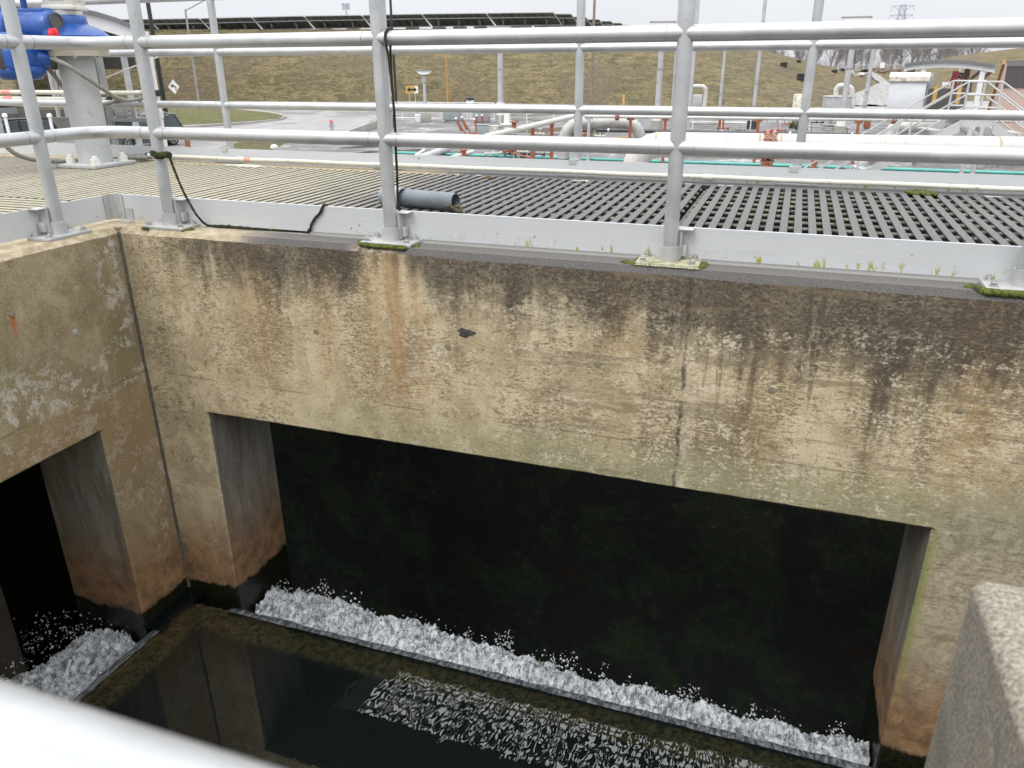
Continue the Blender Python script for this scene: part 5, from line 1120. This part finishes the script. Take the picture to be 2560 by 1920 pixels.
# long cream pipe on orange stands
zc_ = -1.0; P = [atz(x, y, zc_) for x, y in ((1462, 291), (1700, 293.5), (2000, 297), (2300, 300.5), (2700, 305))]
rt_ = pipe('long_pipe', P, .052, WPIPE, 'long slim cream pipe running across the deck on orange stands', 14, 1)
for px, py in ((1543, 292), (2235, 299.8)): c_ = atz(px, py, zc_); ring(rt_, c_, (P[1]-P[0]).normalized(), .12, .12, RUSTY, 'flange')
for px, py in ((1664, 293), (1897, 296), (2148, 299), (1473, 291), (1577, 292)): c_ = atz(px, py, zc_); m = MB(); m.lohi((c_.x-.045, c_.y-.045, DK), (c_.x+.045, c_.y+.045, zc_-.05)); m.lohi((c_.x-.12, c_.y-.05, zc_-.11), (c_.x+.12, c_.y+.05, zc_-.05)); m.build('stand', ORANGE if px not in (1473,) else GALV, rt_, 0)
# insulated pipes with bends
INSUL = simple('insulation_jacket', (.40, .39, .365), .5, .15, .15, 5, .3, (.24, .22, .18), .4, 14)
def insul(pts, r, lab):
    rt_ = pipe('insulated_pipe', pts, r, INSUL, lab, 24, 7); return rt_
z1_ = -1.25; a, b2 = atz(1440, 308, z1_), atz(1565, 308, z1_); d_ = (b2-a).normalized()
rt_ = insul([a-Vector((0, 0, 1.2))-d_*.42, a-Vector((0, 0, .45))-d_*.40, a, a+d_*.5, b2, b2+d_*.45-Vector((0, 0, .30)), b2+d_*.55-Vector((0, 0, 1.1))], .20, 'insulated pipe with two bends standing on the deck between far posts')
for t_ in (.5, .8): ring(rt_, a.lerp(b2, t_)+d_*.1, d_, .206, .03, stain, 'seam')
a, b2 = atz(2235, 322, -1.3), atz(2395, 306, -1.3); d_ = (b2-a).normalized()
insul([a-Vector((0, 0, 1.15))-d_*.40, a-Vector((0, 0, .5))-d_*.38, a-d_*.05, a+d_*.5, b2], .19, 'insulated pipe rising beside the aluminium steps')
insul([at(2395, 292, 24), at(2412, 305, 23.5), at(2440, 326, 23), at(2475, 342, 22.5), at(2530, 352, 22)], .20, 'white pipe slanting down beneath the aluminium steps')
rt_ = pipe('slanting_pipe', [at(1212, 342, 17.5), at(1300, 322, 19), at(1380, 303, 20.5), at(1436, 290, 21.5)], .062, WPIPE, 'slim white pipe slanting up across the deck to a far railing post', 14, 2)
for px, py, D in ((1332, 313, 19.6), (1380, 303, 20.5)): c_ = at(px, py, D); m = MB(); m.lohi((c_.x-.04, c_.y-.04, DK), (c_.x+.04, c_.y+.04, c_.z-.05)); m.build('stand', ORANGE, rt_, 0)
c_ = at(1285, 325, 18.7); m = MB(); m.lathe(c_+Vector((0, 0, .05)), (0, 0, 1), [(0, .05), (.1, .05), (.12, .11), (.14, .11)], 12); m.build('valve', RUSTY, rt_, 40)
rt_ = pipe('dark_pipe', [atz(x, y, -1.75) for x, y in ((1490, 325), (1560, 326.5), (1632, 328), (1760, 331), (2000, 335), (2230, 340), (2420, 344))], .075, DARKP, 'dark pipe lying behind the fat white main pipe', 14, 1)
for px in (1522, 1596, 1805, 1975, 2130): c_ = atz(px, 325+(px-1490)*.0205, -1.75); m = MB(); m.hollow(c_-Vector((.03, 0, 0)), c_+Vector((.03, 0, 0)), .09, .076, 14); m.lohi((c_.x-.03, c_.y-.03, DK), (c_.x+.03, c_.y+.03, -1.84)); m.build('clip_stand', STRAP, rt_, 30)
pipe('teal_hose', [Vector((aty(px, py, 25).x, 25, DK+.055)) for px, py in ((970, 381), (1250, 388), (1600, 397), (2000, 407), (2560, 419), (2900, 427))], .050, TEAL, 'turquoise hose running along the deck just above the far toe board', 10, 1, cat='hose')
pipe('teal_hose', [atz(1240, 389, DK+.05), atz(1275, 377, DK+.05), atz(1300, 368, DK+.05)], .045, TEAL, 'turquoise hose branching off at an angle behind the lower rail', 10, 2, cat='hose')
for x0, y0, x1_, y1_, r, mat, lab in ((1040, 400, 1120, 371, .13, GALV, 'pale grey pipe lying on the deck left of the orange post'), (1098, 403, 1180, 380, .07, WPIPE, 'white flanged pipe lying on the deck beside the orange post'), (1028, 398, 1060, 376, .07, WPIPE, 'short white elbow pipe on the deck nearest the third post'), (1040, 336, 1106, 336, .03, WHITE, 'thin white pipe frame lying flat on the wet deck'), (1490, 348, 1640, 338, .022, YEL, 'thin yellow pipe running low across the deck'), (1385, 338, 1490, 318, .03, WPIPE, 'slim pale pipe leading into the valve cluster'), (1720, 305, 1880, 307, .035, WHITE, 'thin white pipe on the deck behind the fourth post'), (1930, 312, 2130, 322, .03, STEELG, 'thin grey pipe on the deck by the rusty flange'), (1240, 372, 1330, 395, .03, ORANGE, 'thin orange bar lying on the deck behind the lower rail')):
    rt_ = pipe('deck_pipe', [atz(x0, y0, DK+.2), atz((x0+x1_)/2, (y0+y1_)/2, DK+.2), atz(x1_, y1_, DK+.2)], r, mat, lab, 12, 1)
    c_ = atz((x0+x1_)/2, (y0+y1_)/2, DK+.2); m = MB(); m.lohi((c_.x-.04, c_.y-.04, DK), (c_.x+.04, c_.y+.04, DK+.2-r+.002)); m.build('stand', STEELG, rt_, 0)
# orange lever valves
def valve(px, py, z, h, k, lab):
    b = atz(px, py, z); R1, A1 = right_of(px); rt_ = thing('lever_valve', b, lab, 'valve')
    m = MB(); m.lohi((b.x-.12, b.y-.12, z), (b.x+.12, b.y+.12, z+.28), .01); m.lathe(b+Vector((0, 0, .18)), R1, [(-.26, .13), (-.22, .13), (-.22, .08), (.22, .08), (.22, .13), (.26, .13)], 14); m.build('valve_body', ORANGE, rt_, 40)
    m = MB(); m.cyl(b+Vector((0, 0, .28)), b+Vector((0, 0, h))+R1*k, .028, 8); m.lathe(b+Vector((0, 0, h*.45))+R1*k*.45, (R1*k+Vector((0, 0, h))), [(0, .055), (h*.5, .05)], 10); m.build('lever', ORANGE if k < .1 else STRAP, rt_, 40)
    m = MB(); m.ball(b+Vector((0, 0, h))+R1*k, .055, 10, 6); m.build('knob', WHITE, rt_, 60)
vl = [(1165, 352, -.42, 'leftmost lever valve of the orange cluster on the deck', .95), (1178, 350, -.40, 'long lever valve leaning left in the orange cluster', .98), (1190, 346, .05, 'upright orange valve lever with a white knob, middle of the cluster', 1.0), (1200, 347, -.25, 'slanting grey lever in the orange cluster', .85), (1205, 341, .02, 'upright orange valve lever with a white knob, right of the cluster', .95)]
for px, py, k, lab, h in vl: valve(px, py, DK, h, k, lab)
for px, py, w_, h, mat, lab in ((1208, 352, .55, .62, GREYBOX, 'grey control box among the orange valve stands'), (1132, 303, 1.15, .62, GREYBOX, 'grey cabinet on the far edge of the deck'), (1195, 306, .5, .55, GREYBOX, 'small grey panel box on the far deck edge, right of the cabinet'), (1215, 306, .5, .5, STEELG, 'small louvred box at the far deck railing end'), (1385, 352, .42, .26, GREYBOX, 'low grey box on the deck behind the slanting pipe'), (1233, 338, .52, .36, LICHEN, 'white crusty concrete block on the deck by the tall lamp'), (2428, 352, .6, .4, STEELG, 'grey box under the aluminium steps'), (1802, 318, .30, .36, ORANGE, 'orange box at the foot of the banded mast'), (2166, 322, .34, .38, ORANGE, 'orange box on the deck left of the white cabinet')):
    b = atz(px, py, DK); R1, A1 = right_of(px); M1 = Matrix((R1, A1, Vector((0, 0, 1)))).transposed(); rt_ = thing('deck_box', b, lab, 'box')
    m = MB(); m.box(b+Vector((0, 0, .06+h/2)), (w_, .4, h), M1, .012); m.build('body', mat, rt_, 30); m = MB(); m.box(b+Vector((0, 0, .03)), (w_*.8, .3, .06), M1); m.build('plinth', STEELG, rt_, 0)
    m = MB(); m.box(b+Vector((0, 0, .075+h)), (w_+.04, .44, .02), M1); m.build('lid', mat, rt_, 0)
for px, y0, h, mat, lab in ((1159, 402, .34, ORANGE, 'stubby orange post just above the far toe board'), (2034, 420, .42, ORANGE, 'stubby orange post by the far railing post at right'), (1224, 325, .62, BROWNP, 'thin brown stake beside the crusty block'), (1712, 352, .5, STEELG, 'small grey stake behind the fourth post')):
    b = atz(px, y0, DK); m = MB(); r = .10 if mat is ORANGE else .03; m.lathe(b, (0, 0, 1), [(0, r*1.3), (.05, r*1.3), (.05, r), (h, r), (h, r*1.25), (h+.05, r*1.25)], 16); tag(m.build('deck_post', mat, smooth=40), lab, 'post')
# low clutter of small valves and fittings between the pipes
rv = random.Random(21)
def fitting(px, py, k, lab):
    b = atz(px, py, DK); R1, A1 = right_of(px); m = MB(); a = rv.uniform(-.6, .6); d = (R1*math.cos(a)+A1*math.sin(a)); L = rv.uniform(.35, .8); z = rv.uniform(.12, .3)
    m.cyl(b-d*L/2+Vector((0, 0, z)), b+d*L/2+Vector((0, 0, z)), .035, 10)
    for s_ in (-.5, 0, .5): m.lathe(b+d*L*s_+Vector((0, 0, z))-d*.03, d, [(0, .065), (.06, .065)], 10)
    m.cyl(b+Vector((0, 0, z)), b+Vector((0, 0, z+.22)), .016, 8); m.tube([b+Vector((math.cos(q)*.10, math.sin(q)*.10, z+.22)) for q in (0, .8, 1.6, 2.4, 3.2, 4, 4.8, 5.6, 6.28)], .012, 6)
    for s_ in (-.4, .4): m.cyl(b+d*L*s_, b+d*L*s_+Vector((0, 0, z)), .018, 6)
    return tag(m.build('deck_valve', k, smooth=40), lab, 'valve', 'small valves scattered on the deck')
fs = [(1415, 350), (1440, 345), (1462, 349), (1478, 340), (1500, 350), (1435, 330), (1455, 322), (1290, 392), (1305, 396), (1320, 391), (1335, 397), (1350, 393), (2400, 408), (2425, 412), (2455, 410), (2480, 414), (2510, 408), (2540, 415), (2330, 333), (2350, 328), (2370, 336), (2300, 335), (1960, 318), (2040, 316), (1350, 345), (1250, 345), (1270, 352), (2520, 345), (2550, 338)]
for k in range(34): fs.append((rv.choice((rv.uniform(1415, 1530), rv.uniform(1225, 1345), rv.uniform(2300, 2560), rv.uniform(1720, 2120))), 0)); x_ = fs[-1][0]; fs[-1] = (x_, rv.uniform(305, 345) if x_ > 1400 and x_ < 2300 else rv.uniform(385, 398) if x_ < 1400 else rv.choice((rv.uniform(305, 345), rv.uniform(400, 415))))
for i, (px, py) in enumerate(fs): fitting(px, py, [DARKP, STEELG, ORANGE, DARKP, WPIPE][i % 5], 'small handwheel valve fitting standing on the wet tank deck')
# thin white railing on the far edge of the deck
D = dist(atz(1100, 300, DK)); rt_ = thing('deck_railing', at(1110, 300, D), 'thin white railing round the far left corner of the tank deck', 'railing')
ra, rb_ = atz(975, 298, DK), atz(1236, 302, DK)
for h, nm in ((1.02, 'top_rail'), (.55, 'middle_rail'), (.10, 'bottom_rail')): m = MB(); m.cyl(ra+Vector((0, 0, h)), rb_+Vector((0, 0, h)), .022, 8); m.build(nm, WHITE, rt_, 40)
for k in range(9): q = ra.lerp(rb_, k/8); m = MB(); m.cyl(q, q+Vector((0, 0, 1.02)), .022, 8); m.build('post', WHITE, rt_, 40)
ra, rb_ = at(1250, 263, 44), at(2030, 272, 44); 
m = MB(); m.cyl(ra, rb_, .03, 8); 
for k in range(12): q = ra.lerp(rb_, k/11); m.cyl(q, (q.x, q.y, DK), .025, 6)
tag(m.build('edge_rail', WHITE, smooth=40), 'low white guard rail along the back edge of the deck', 'railing')
b = atz(1177, 300, DK); rt_ = thing('weather_sensor', b, 'white instrument with a dark cap on the far deck edge', 'instrument')
m = MB(); m.cyl(b, b+Vector((0, 0, .9)), .05, 8); m.box(b+Vector((0, 0, 1.0)), (.42, .3, .32), None, .05); m.build('body', WHITE, rt_, 40); m = MB(); m.lathe(b+Vector((0, 0, 1.16)), (0, 0, 1), [(0, .22), (.12, .24), (.2, .15)], 14); m.bar(b+Vector((-.45, 0, 1.42)), b+Vector((.1, 0, 1.38)), .03, .03); m.build('cap', DARKP, rt_, 40)

# ------------------------------------------------------------------ aluminium steps over the pipes
R1, A1 = right_of(2450); D = 20.0; rt_ = thing('crossover_steps', at(2446, 300, D), 'aluminium crossover steps with a raised platform and handrails at right', 'steps')
O = at(2404, 299, D); zt_ = O.z; PWD = 1.0; DP = .75
wd_ = (at(2487, 300, D)-O).length
A1 = (A1-R1*.42)
def SP(r_, a_, z): return O+R1*r_+A1*a_+Vector((0, 0, z))
m = MB(); m.prism([SP(0, 0, -.14), SP(wd_, 0, -.14), SP(wd_, 0, -.02), SP(0, 0, -.02)], A1*.04); m.prism([SP(0, DP, -.14), SP(wd_, DP, -.14), SP(wd_, DP, -.02), SP(0, DP, -.02)], A1*.04); m.prism([SP(0, 0, -.02), SP(wd_, 0, -.02), SP(wd_, 0, 0), SP(0, 0, 0)], A1*DP); m.build('platform', FARALU, rt_, 0)
hl = zt_-DK; run = hl/.70
for sgn, x0 in ((-1, 0), (1, wd_)):
    for a_ in (0, DP):
        m = MB(); m.prism([SP(x0, a_, -.02), SP(x0, a_, -.26), SP(x0+sgn*run, a_, -hl), SP(x0+sgn*(run+.2), a_, -hl)], A1*.035); m.build('stringer', FARALU, rt_, 0)
        for h in (.76, .50, .25):
            m = MB(); m.cyl(SP(x0, a_, h), SP(x0+sgn*run, a_, h-hl), .017, 8); m.build('handrail', FARALU, rt_, 40)
        for t_ in (0, .33, .66, .98): q = SP(x0+sgn*run*t_, a_, -hl*t_); m = MB(); m.cyl(q-Vector((0, 0, .1)), q+Vector((0, 0, .76)), .022, 8); m.build('rail_post', FARALU, rt_, 40)
    m = MB()
    for k in range(1, 9): q = SP(x0+sgn*run*k/9, 0, -hl*k/9); m.prism([q, q+R1*.24*sgn, q+R1*.24*sgn-Vector((0, 0, .03)), q-Vector((0, 0, .03))], A1*DP)
    m.build('treads', FARALU, rt_, 0)
for a_ in (0, DP):
    for h in (.76, .50, .25): m = MB(); m.cyl(SP(0, a_, h), SP(wd_, a_, h), .017, 8); m.build('guard_rail', FARALU, rt_, 40)
for x in (.2, wd_-.2): m = MB(); m.lohi((SP(x, 0, 0).x-.04, SP(x, 0, 0).y-.04, DK), (SP(x, 0, 0).x+.04, SP(x, 0, 0).y+.04, zt_-.14)); m.build('leg', FARALU, rt_, 0)

# ------------------------------------------------------------------ cabinets, tank and yard clutter on the right
def cabinet(px0, px1, ytop, ybot, D, mat, name, lab, dp_=1.2, gable=False):
    a, b = at(px0, ybot, D), at(px1, ybot, D); R1, A1 = right_of((px0+px1)/2); zt2 = at((px0+px1)/2, ytop, D).z; rt_ = thing(name, (a+b)/2, lab, 'cabinet'); zb2 = min(a.z, b.z)
    W_ = (b-a).length; M1 = Matrix((R1, A1, Vector((0, 0, 1)))).transposed(); c_ = (a+b)/2; hh = zt2-zb2
    m = MB(); m.box(Vector((c_.x, c_.y, zb2+hh/2))+A1*dp_/2, (W_, dp_, hh), M1, .02); bd = m.build('body', mat, rt_, 30)
    m = MB(); m.box(Vector((c_.x, c_.y, zb2+hh/2))-A1*.006, (W_*.88, .03, hh*.90), M1, .01); m.build('door', mat, rt_, 30)
    if gable:
        m = MB(); e_ = W_*.06; P0 = Vector((c_.x, c_.y, zt2)); m.prism([P0-R1*(W_/2+e_)-A1*.14, P0-R1*(W_/2+e_)-A1*.14+Vector((0, 0, .22)), P0-R1*(W_/2+e_)+A1*(dp_/2)+Vector((0, 0, .42)), P0-R1*(W_/2+e_)+A1*(dp_+.14)+Vector((0, 0, .10)), P0-R1*(W_/2+e_)+A1*(dp_+.14)], R1*(W_+2*e_)); m.build('roof', LICHEN, rt_, 0)
    return rt_
cabinet(2212, 2302, 203, 291, 47, CABW, 'white_cabinet', 'large white cabinet with a lichen spotted pitched roof', 1.6, True)
rc = cabinet(1974, 2012, 236, 322, 38, LICHEN, 'lichen_cabinet', 'tall white cabinet crusted with dark lichen beside a far railing post', .6)
m = MB(); 
for k in range(90):
    q = at(1972+rv.random()*34, 322, 37.6); h = rv.uniform(.15, .6); d = Vector((rv.uniform(-.3, .3), rv.uniform(-.3, .3), 1)).normalized()*h; m.tube([q, q+d*.6, q+d+Vector((rv.uniform(-.1, .1), 0, -.05))], [.012, .009, .003], 3, False)
tag(m.build('dry_weeds', GRASSL, smooth=0), 'tuft of dry weeds at the foot of the lichen crusted cabinet', 'weeds')
b = at(2094, 275, 58); rt_ = thing('steel_tank', b, 'galvanised round tank with an insulated pipe bend on top, below the hill', 'tank'); z1_ = at(2094, 240, 58).z
m = MB(); m.lathe((b.x, b.y, G), (0, 0, 1), [(0, .98), (z1_-G-.05, .98), (z1_-G-.05, 1.02), (z1_-G, 1.02)], 32); m.build('tank_shell', GALV, rt_, 40)
m = MB(); q = lambda x, y: at(x, y, 57.5); m.tube(curve([q(2090, 240), q(2090, 226), q(2097, 216), q(2110, 214), q(2124, 218), q(2130, 228), q(2131, 268)], 5), .16, 14); m.build('pipe_bend', WPIPE, rt_, 50)
for k in range(70):
    if k == 0: rub = MB()
    p_ = at(rv.uniform(2028, 2062), 268, rv.uniform(56, 60)); h = .75*(1-abs(p_.x-at(2046, 268, 58).x)/1.0); p_.z = G+max(.05, rv.random()*h); r = rv.uniform(.08, .2); rub.ball(p_, (r, r*.8, r*.6), 6, 4, .3)
tag(rub.build('rubble', ROCKM, smooth=0, fix=False), 'pile of broken stone beside the galvanised tank', 'rubble', kind='stuff')
rt_ = cabinet(1728, 1752, 237, 290, 46, GALV, 'grey_cabinet', 'narrow grey cabinet half hidden behind the fourth railing post', .5)
pipe('goose_neck', [at(1722, 216, 45), at(1752, 216, 45), at(1760, 218, 45), at(1764, 226, 45), at(1763, 250, 45), at(1757, 300, 45)], .11, WPIPE, 'bent white vent pipe right of the fourth railing post', 12, 4)
wallpx('tank_wall', (2310, 221), (2420, 221), 52, 54, G, .4, DCON, 'dark concrete wall behind the yellow bollards at right')
for px, lab in ((2333, 'yellow bollard in front of the dark wall, nearest the white cabinet'), (2392, 'yellow bollard in front of the dark wall, nearest the aluminium steps')): pole('yellow_bollard', px, 260, 216, 8, YEL, lab, 'bollard', D=46, taper=1)
for k, px in enumerate((2359, 2366.5, 2374)):
    q = at(px, 209, 51.5); m = MB(); m.box(q, (.12, .05, .16)); m.cyl((q.x, q.y, at(px, 221, 51.5).z), (q.x, q.y, q.z-.08), .012, 6); tag(m.build('gauge', WHITE, smooth=0), ['leftmost', 'middle', 'rightmost'][k]+' of three small white gauges on the dark wall', 'gauge', 'gauges on the dark wall')
q = at(2391, 200, 51.5); m = MB(); m.tube([q+Vector((math.cos(t_)*.25, 0, math.sin(t_)*.25)) for t_ in [k*.5 for k in range(14)]], .05, 6); m.cyl(q-Vector((0, 0, .7)), q+Vector((0, 0, .1)), .06, 8); m.box(q+Vector((-.1, 0, .2)), (.3, .2, .5)); tag(m.build('red_handwheel', simple('dark_red_paint', (.13, .01, .02)), smooth=40), 'dark red valve handwheel above the dark wall', 'valve')
q = at(2322, 200, 49); m = MB(); m.box(q, (.38, .25, .62), Matrix.Rotation(.2, 3, 'Z'), .02); m.cyl((q.x, q.y, G), (q.x, q.y, q.z), .06, 8); tag(m.build('pedestal_box', GREYBOX, smooth=30), 'grey control box on a post behind the yellow bollard', 'box')
# black ballast bins set on the grass slope
for px, py, wpx, hpx, lab in ((1959, 162, 15, 8, 'black bin high on the hill flank, left of two'), (1997, 154, 9, 5, 'small black bin on the skyline of the hill flank'), (2003, 194, 19, 14, 'largest black bin on the hill, partly behind a far railing post'), (2086, 179, 12, 6, 'black bin with a white stand pipe low on the hill flank'), (2106, 175, 9, 5, 'smaller black bin with a white stand pipe beside the hill foot track'), (2406, 190, 24, 10, 'tilted black bin on the right hand hill under the shelter')):
    p_ = hill_at(px, py+hpx/2); d = dist(p_); w_, h = wpx*d/FPX, hpx*d/FPX; R1, A1 = right_of(px); M1 = Matrix((R1, A1, Vector((0, 0, 1)))).transposed() @ Matrix.Rotation(R_(8 if px > 2400 else -3), 3, 'Y')
    rt_ = thing('ballast_bin', p_, lab, 'bin', 'black bins on the grass hills'); m = MB(); m.box(p_+Vector((0, 0, h*.45)), (w_, .9, h), M1, .02); m.build('bin_body', BLKPOLE, rt_, 0); m = MB(); m.box(p_+Vector((0, 0, h*.97)), (w_*1.08, 1.0, .05), M1); m.build('rim', DARKP, rt_, 0)
    if px > 2050: m = MB(); q = p_+R1*(w_*.5 if px < 2400 else -w_*.3)+Vector((0, 0, 0)); m.cyl(q, q+Vector((0, 0, h*1.9)), .05, 6); m.build('stand_pipe', WHITE, rt_, 40)
# white drainage liner winding down between the hills
def ribbon(name, L_, R__, lab):
    m = MB(); n_ = len(L_); vs = []
    for i in range(n_):
        for k in range(7):
            x = L_[i][0]+(R__[i][0]-L_[i][0])*k/6; y = L_[i][1]+(R__[i][1]-L_[i][1])*k/6; h = hill_at(x, y) if y < 262 else atz(x, y, G); vs.append(h+Vector((0, 0, .14+.10*math.sin(k*2.1+i*1.7)*math.sin(i*.9))))
    m.add(vs, [(i*7+k, i*7+k+1, (i+1)*7+k+1, (i+1)*7+k) for i in range(n_-1) for k in range(6)]); tag(m.build(name, LINER, smooth=60), lab, 'liner')
def dens(P, k=5):
    o = []
    for a, b in zip(P, P[1:]): o += [(a[0]+(b[0]-a[0])*j/k, a[1]+(b[1]-a[1])*j/k) for j in range(k)]
    return o+[P[-1]]
ribbon('drainage_liner', dens([(2148, 177), (2165, 183), (2180, 195), (2200, 210), (2140, 234), (2126, 248), (2118, 266)]), dens([(2172, 176), (2190, 186), (2206, 196), (2226, 212), (2228, 232), (2222, 248), (2222, 266)]), 'crumpled white drainage liner winding down between the two hills')
for k, (px, py, mat, lab) in enumerate(((2190, 182, RUSTY, 'heap of orange and white debris beside the liner at the saddle'), (2148, 192, WPIPE, 'broken white pipe pieces by the liner at the saddle'), (2230, 184, BROWNP, 'brown debris heap right of the liner at the saddle'))):
    c_ = hill_at(px, py); m = MB()
    for j in range(14): q = c_+Vector((rv.uniform(-1.6, 1.6), rv.uniform(-1, 1), rv.uniform(.1, .7))); m.box(q, (rv.uniform(.3, 1.0), rv.uniform(.2, .5), rv.uniform(.1, .4)), Matrix.Rotation(rv.uniform(0, 3), 3, 'Z') @ Matrix.Rotation(rv.uniform(-.5, .5), 3, 'X'))
    tag(m.build('debris_heap', mat, smooth=0), lab, 'debris')
# far fence by the trees, with a small white notice
rt_ = thing('far_fence', at(2200, 172, 200), 'thin far fence with a small white notice in front of the trees', 'fence'); a, b = at(2120, 162, 200), at(2330, 163, 200); m = MB(); m.cyl(a, b, .05, 5); m.cyl(a-Vector((0, 0, 1)), b-Vector((0, 0, 1)), .03, 5)
for k in range(9): q = a.lerp(b, k/8); m.cyl(q+Vector((0, 0, .1)), q-Vector((0, 0, 2.6)), .05, 5)
m.build('fence_frame', GALV, rt_, 40); m = MB(); q = at(2206, 163, 199.5); m.box(q, (.9, .06, 1.1)); m.build('notice', WHITE, rt_, 0)
# yard bits on the left of the deck
b = atz(830, 330, G); rt_ = thing('fire_hydrant', b, 'small grey fire hydrant with a red top beside the road', 'fire hydrant'); m = MB(); m.lathe(b, (0, 0, 1), [(0, .16), (.05, .16), (.05, .11), (.5, .11), (.55, .14), (.6, .14)], 14); m.cyl(b+Vector((-.2, 0, .4)), b+Vector((.2, 0, .4)), .06, 10); m.build('barrel', GALV, rt_, 40); m = MB(); m.lathe(b+Vector((0, 0, .6)), (0, 0, 1), [(0, .13), (.10, .10), (.16, .04)], 14); m.build('bonnet', RED, rt_, 40)
q = atz(686, 372, G); m = MB(); m.cyl(q, q+Vector((0, 0, .10)), .2, 14); m.ball(q+Vector((0, 0, .12)), (.19, .19, .10), 14, 8); tag(m.build('roof_vent', WHITE, smooth=50), 'white domed vent cap just above the far toe board', 'vent')
q = atz(471, 372, G); rt_ = thing('traffic_cone', q, 'orange traffic marker seen over the far toe board near the black lamp post', 'marker'); m = MB(); m.lathe(q, (0, 0, 1), [(0, .14), (.7, .12), (.72, .05)], 14); m.build('tube', ORANGE, rt_, 40); m = MB(); m.lohi((q.x-.2, q.y-.2, G), (q.x+.2, q.y+.2, G+.05)); m.build('foot', BLACK, rt_, 0)
wallpx('dock_wall', (872, 327), (945, 300), 40, 46, G, .5, YCON, 'low pale concrete dock wall left of the tank deck')
q = atz(1290, 296, G); 
m = MB(); q = atz(1268, 312, DK); m.lohi((q.x-.14, q.y-.14, DK), (q.x+.14, q.y+.14, DK+.75)); m.lohi((q.x-.3, q.y-.3, DK), (q.x+.3, q.y+.3, DK+.08)); tag(m.build('white_stand', WHITE, smooth=0), 'small white stand on the deck right of the tall lamp', 'stand')
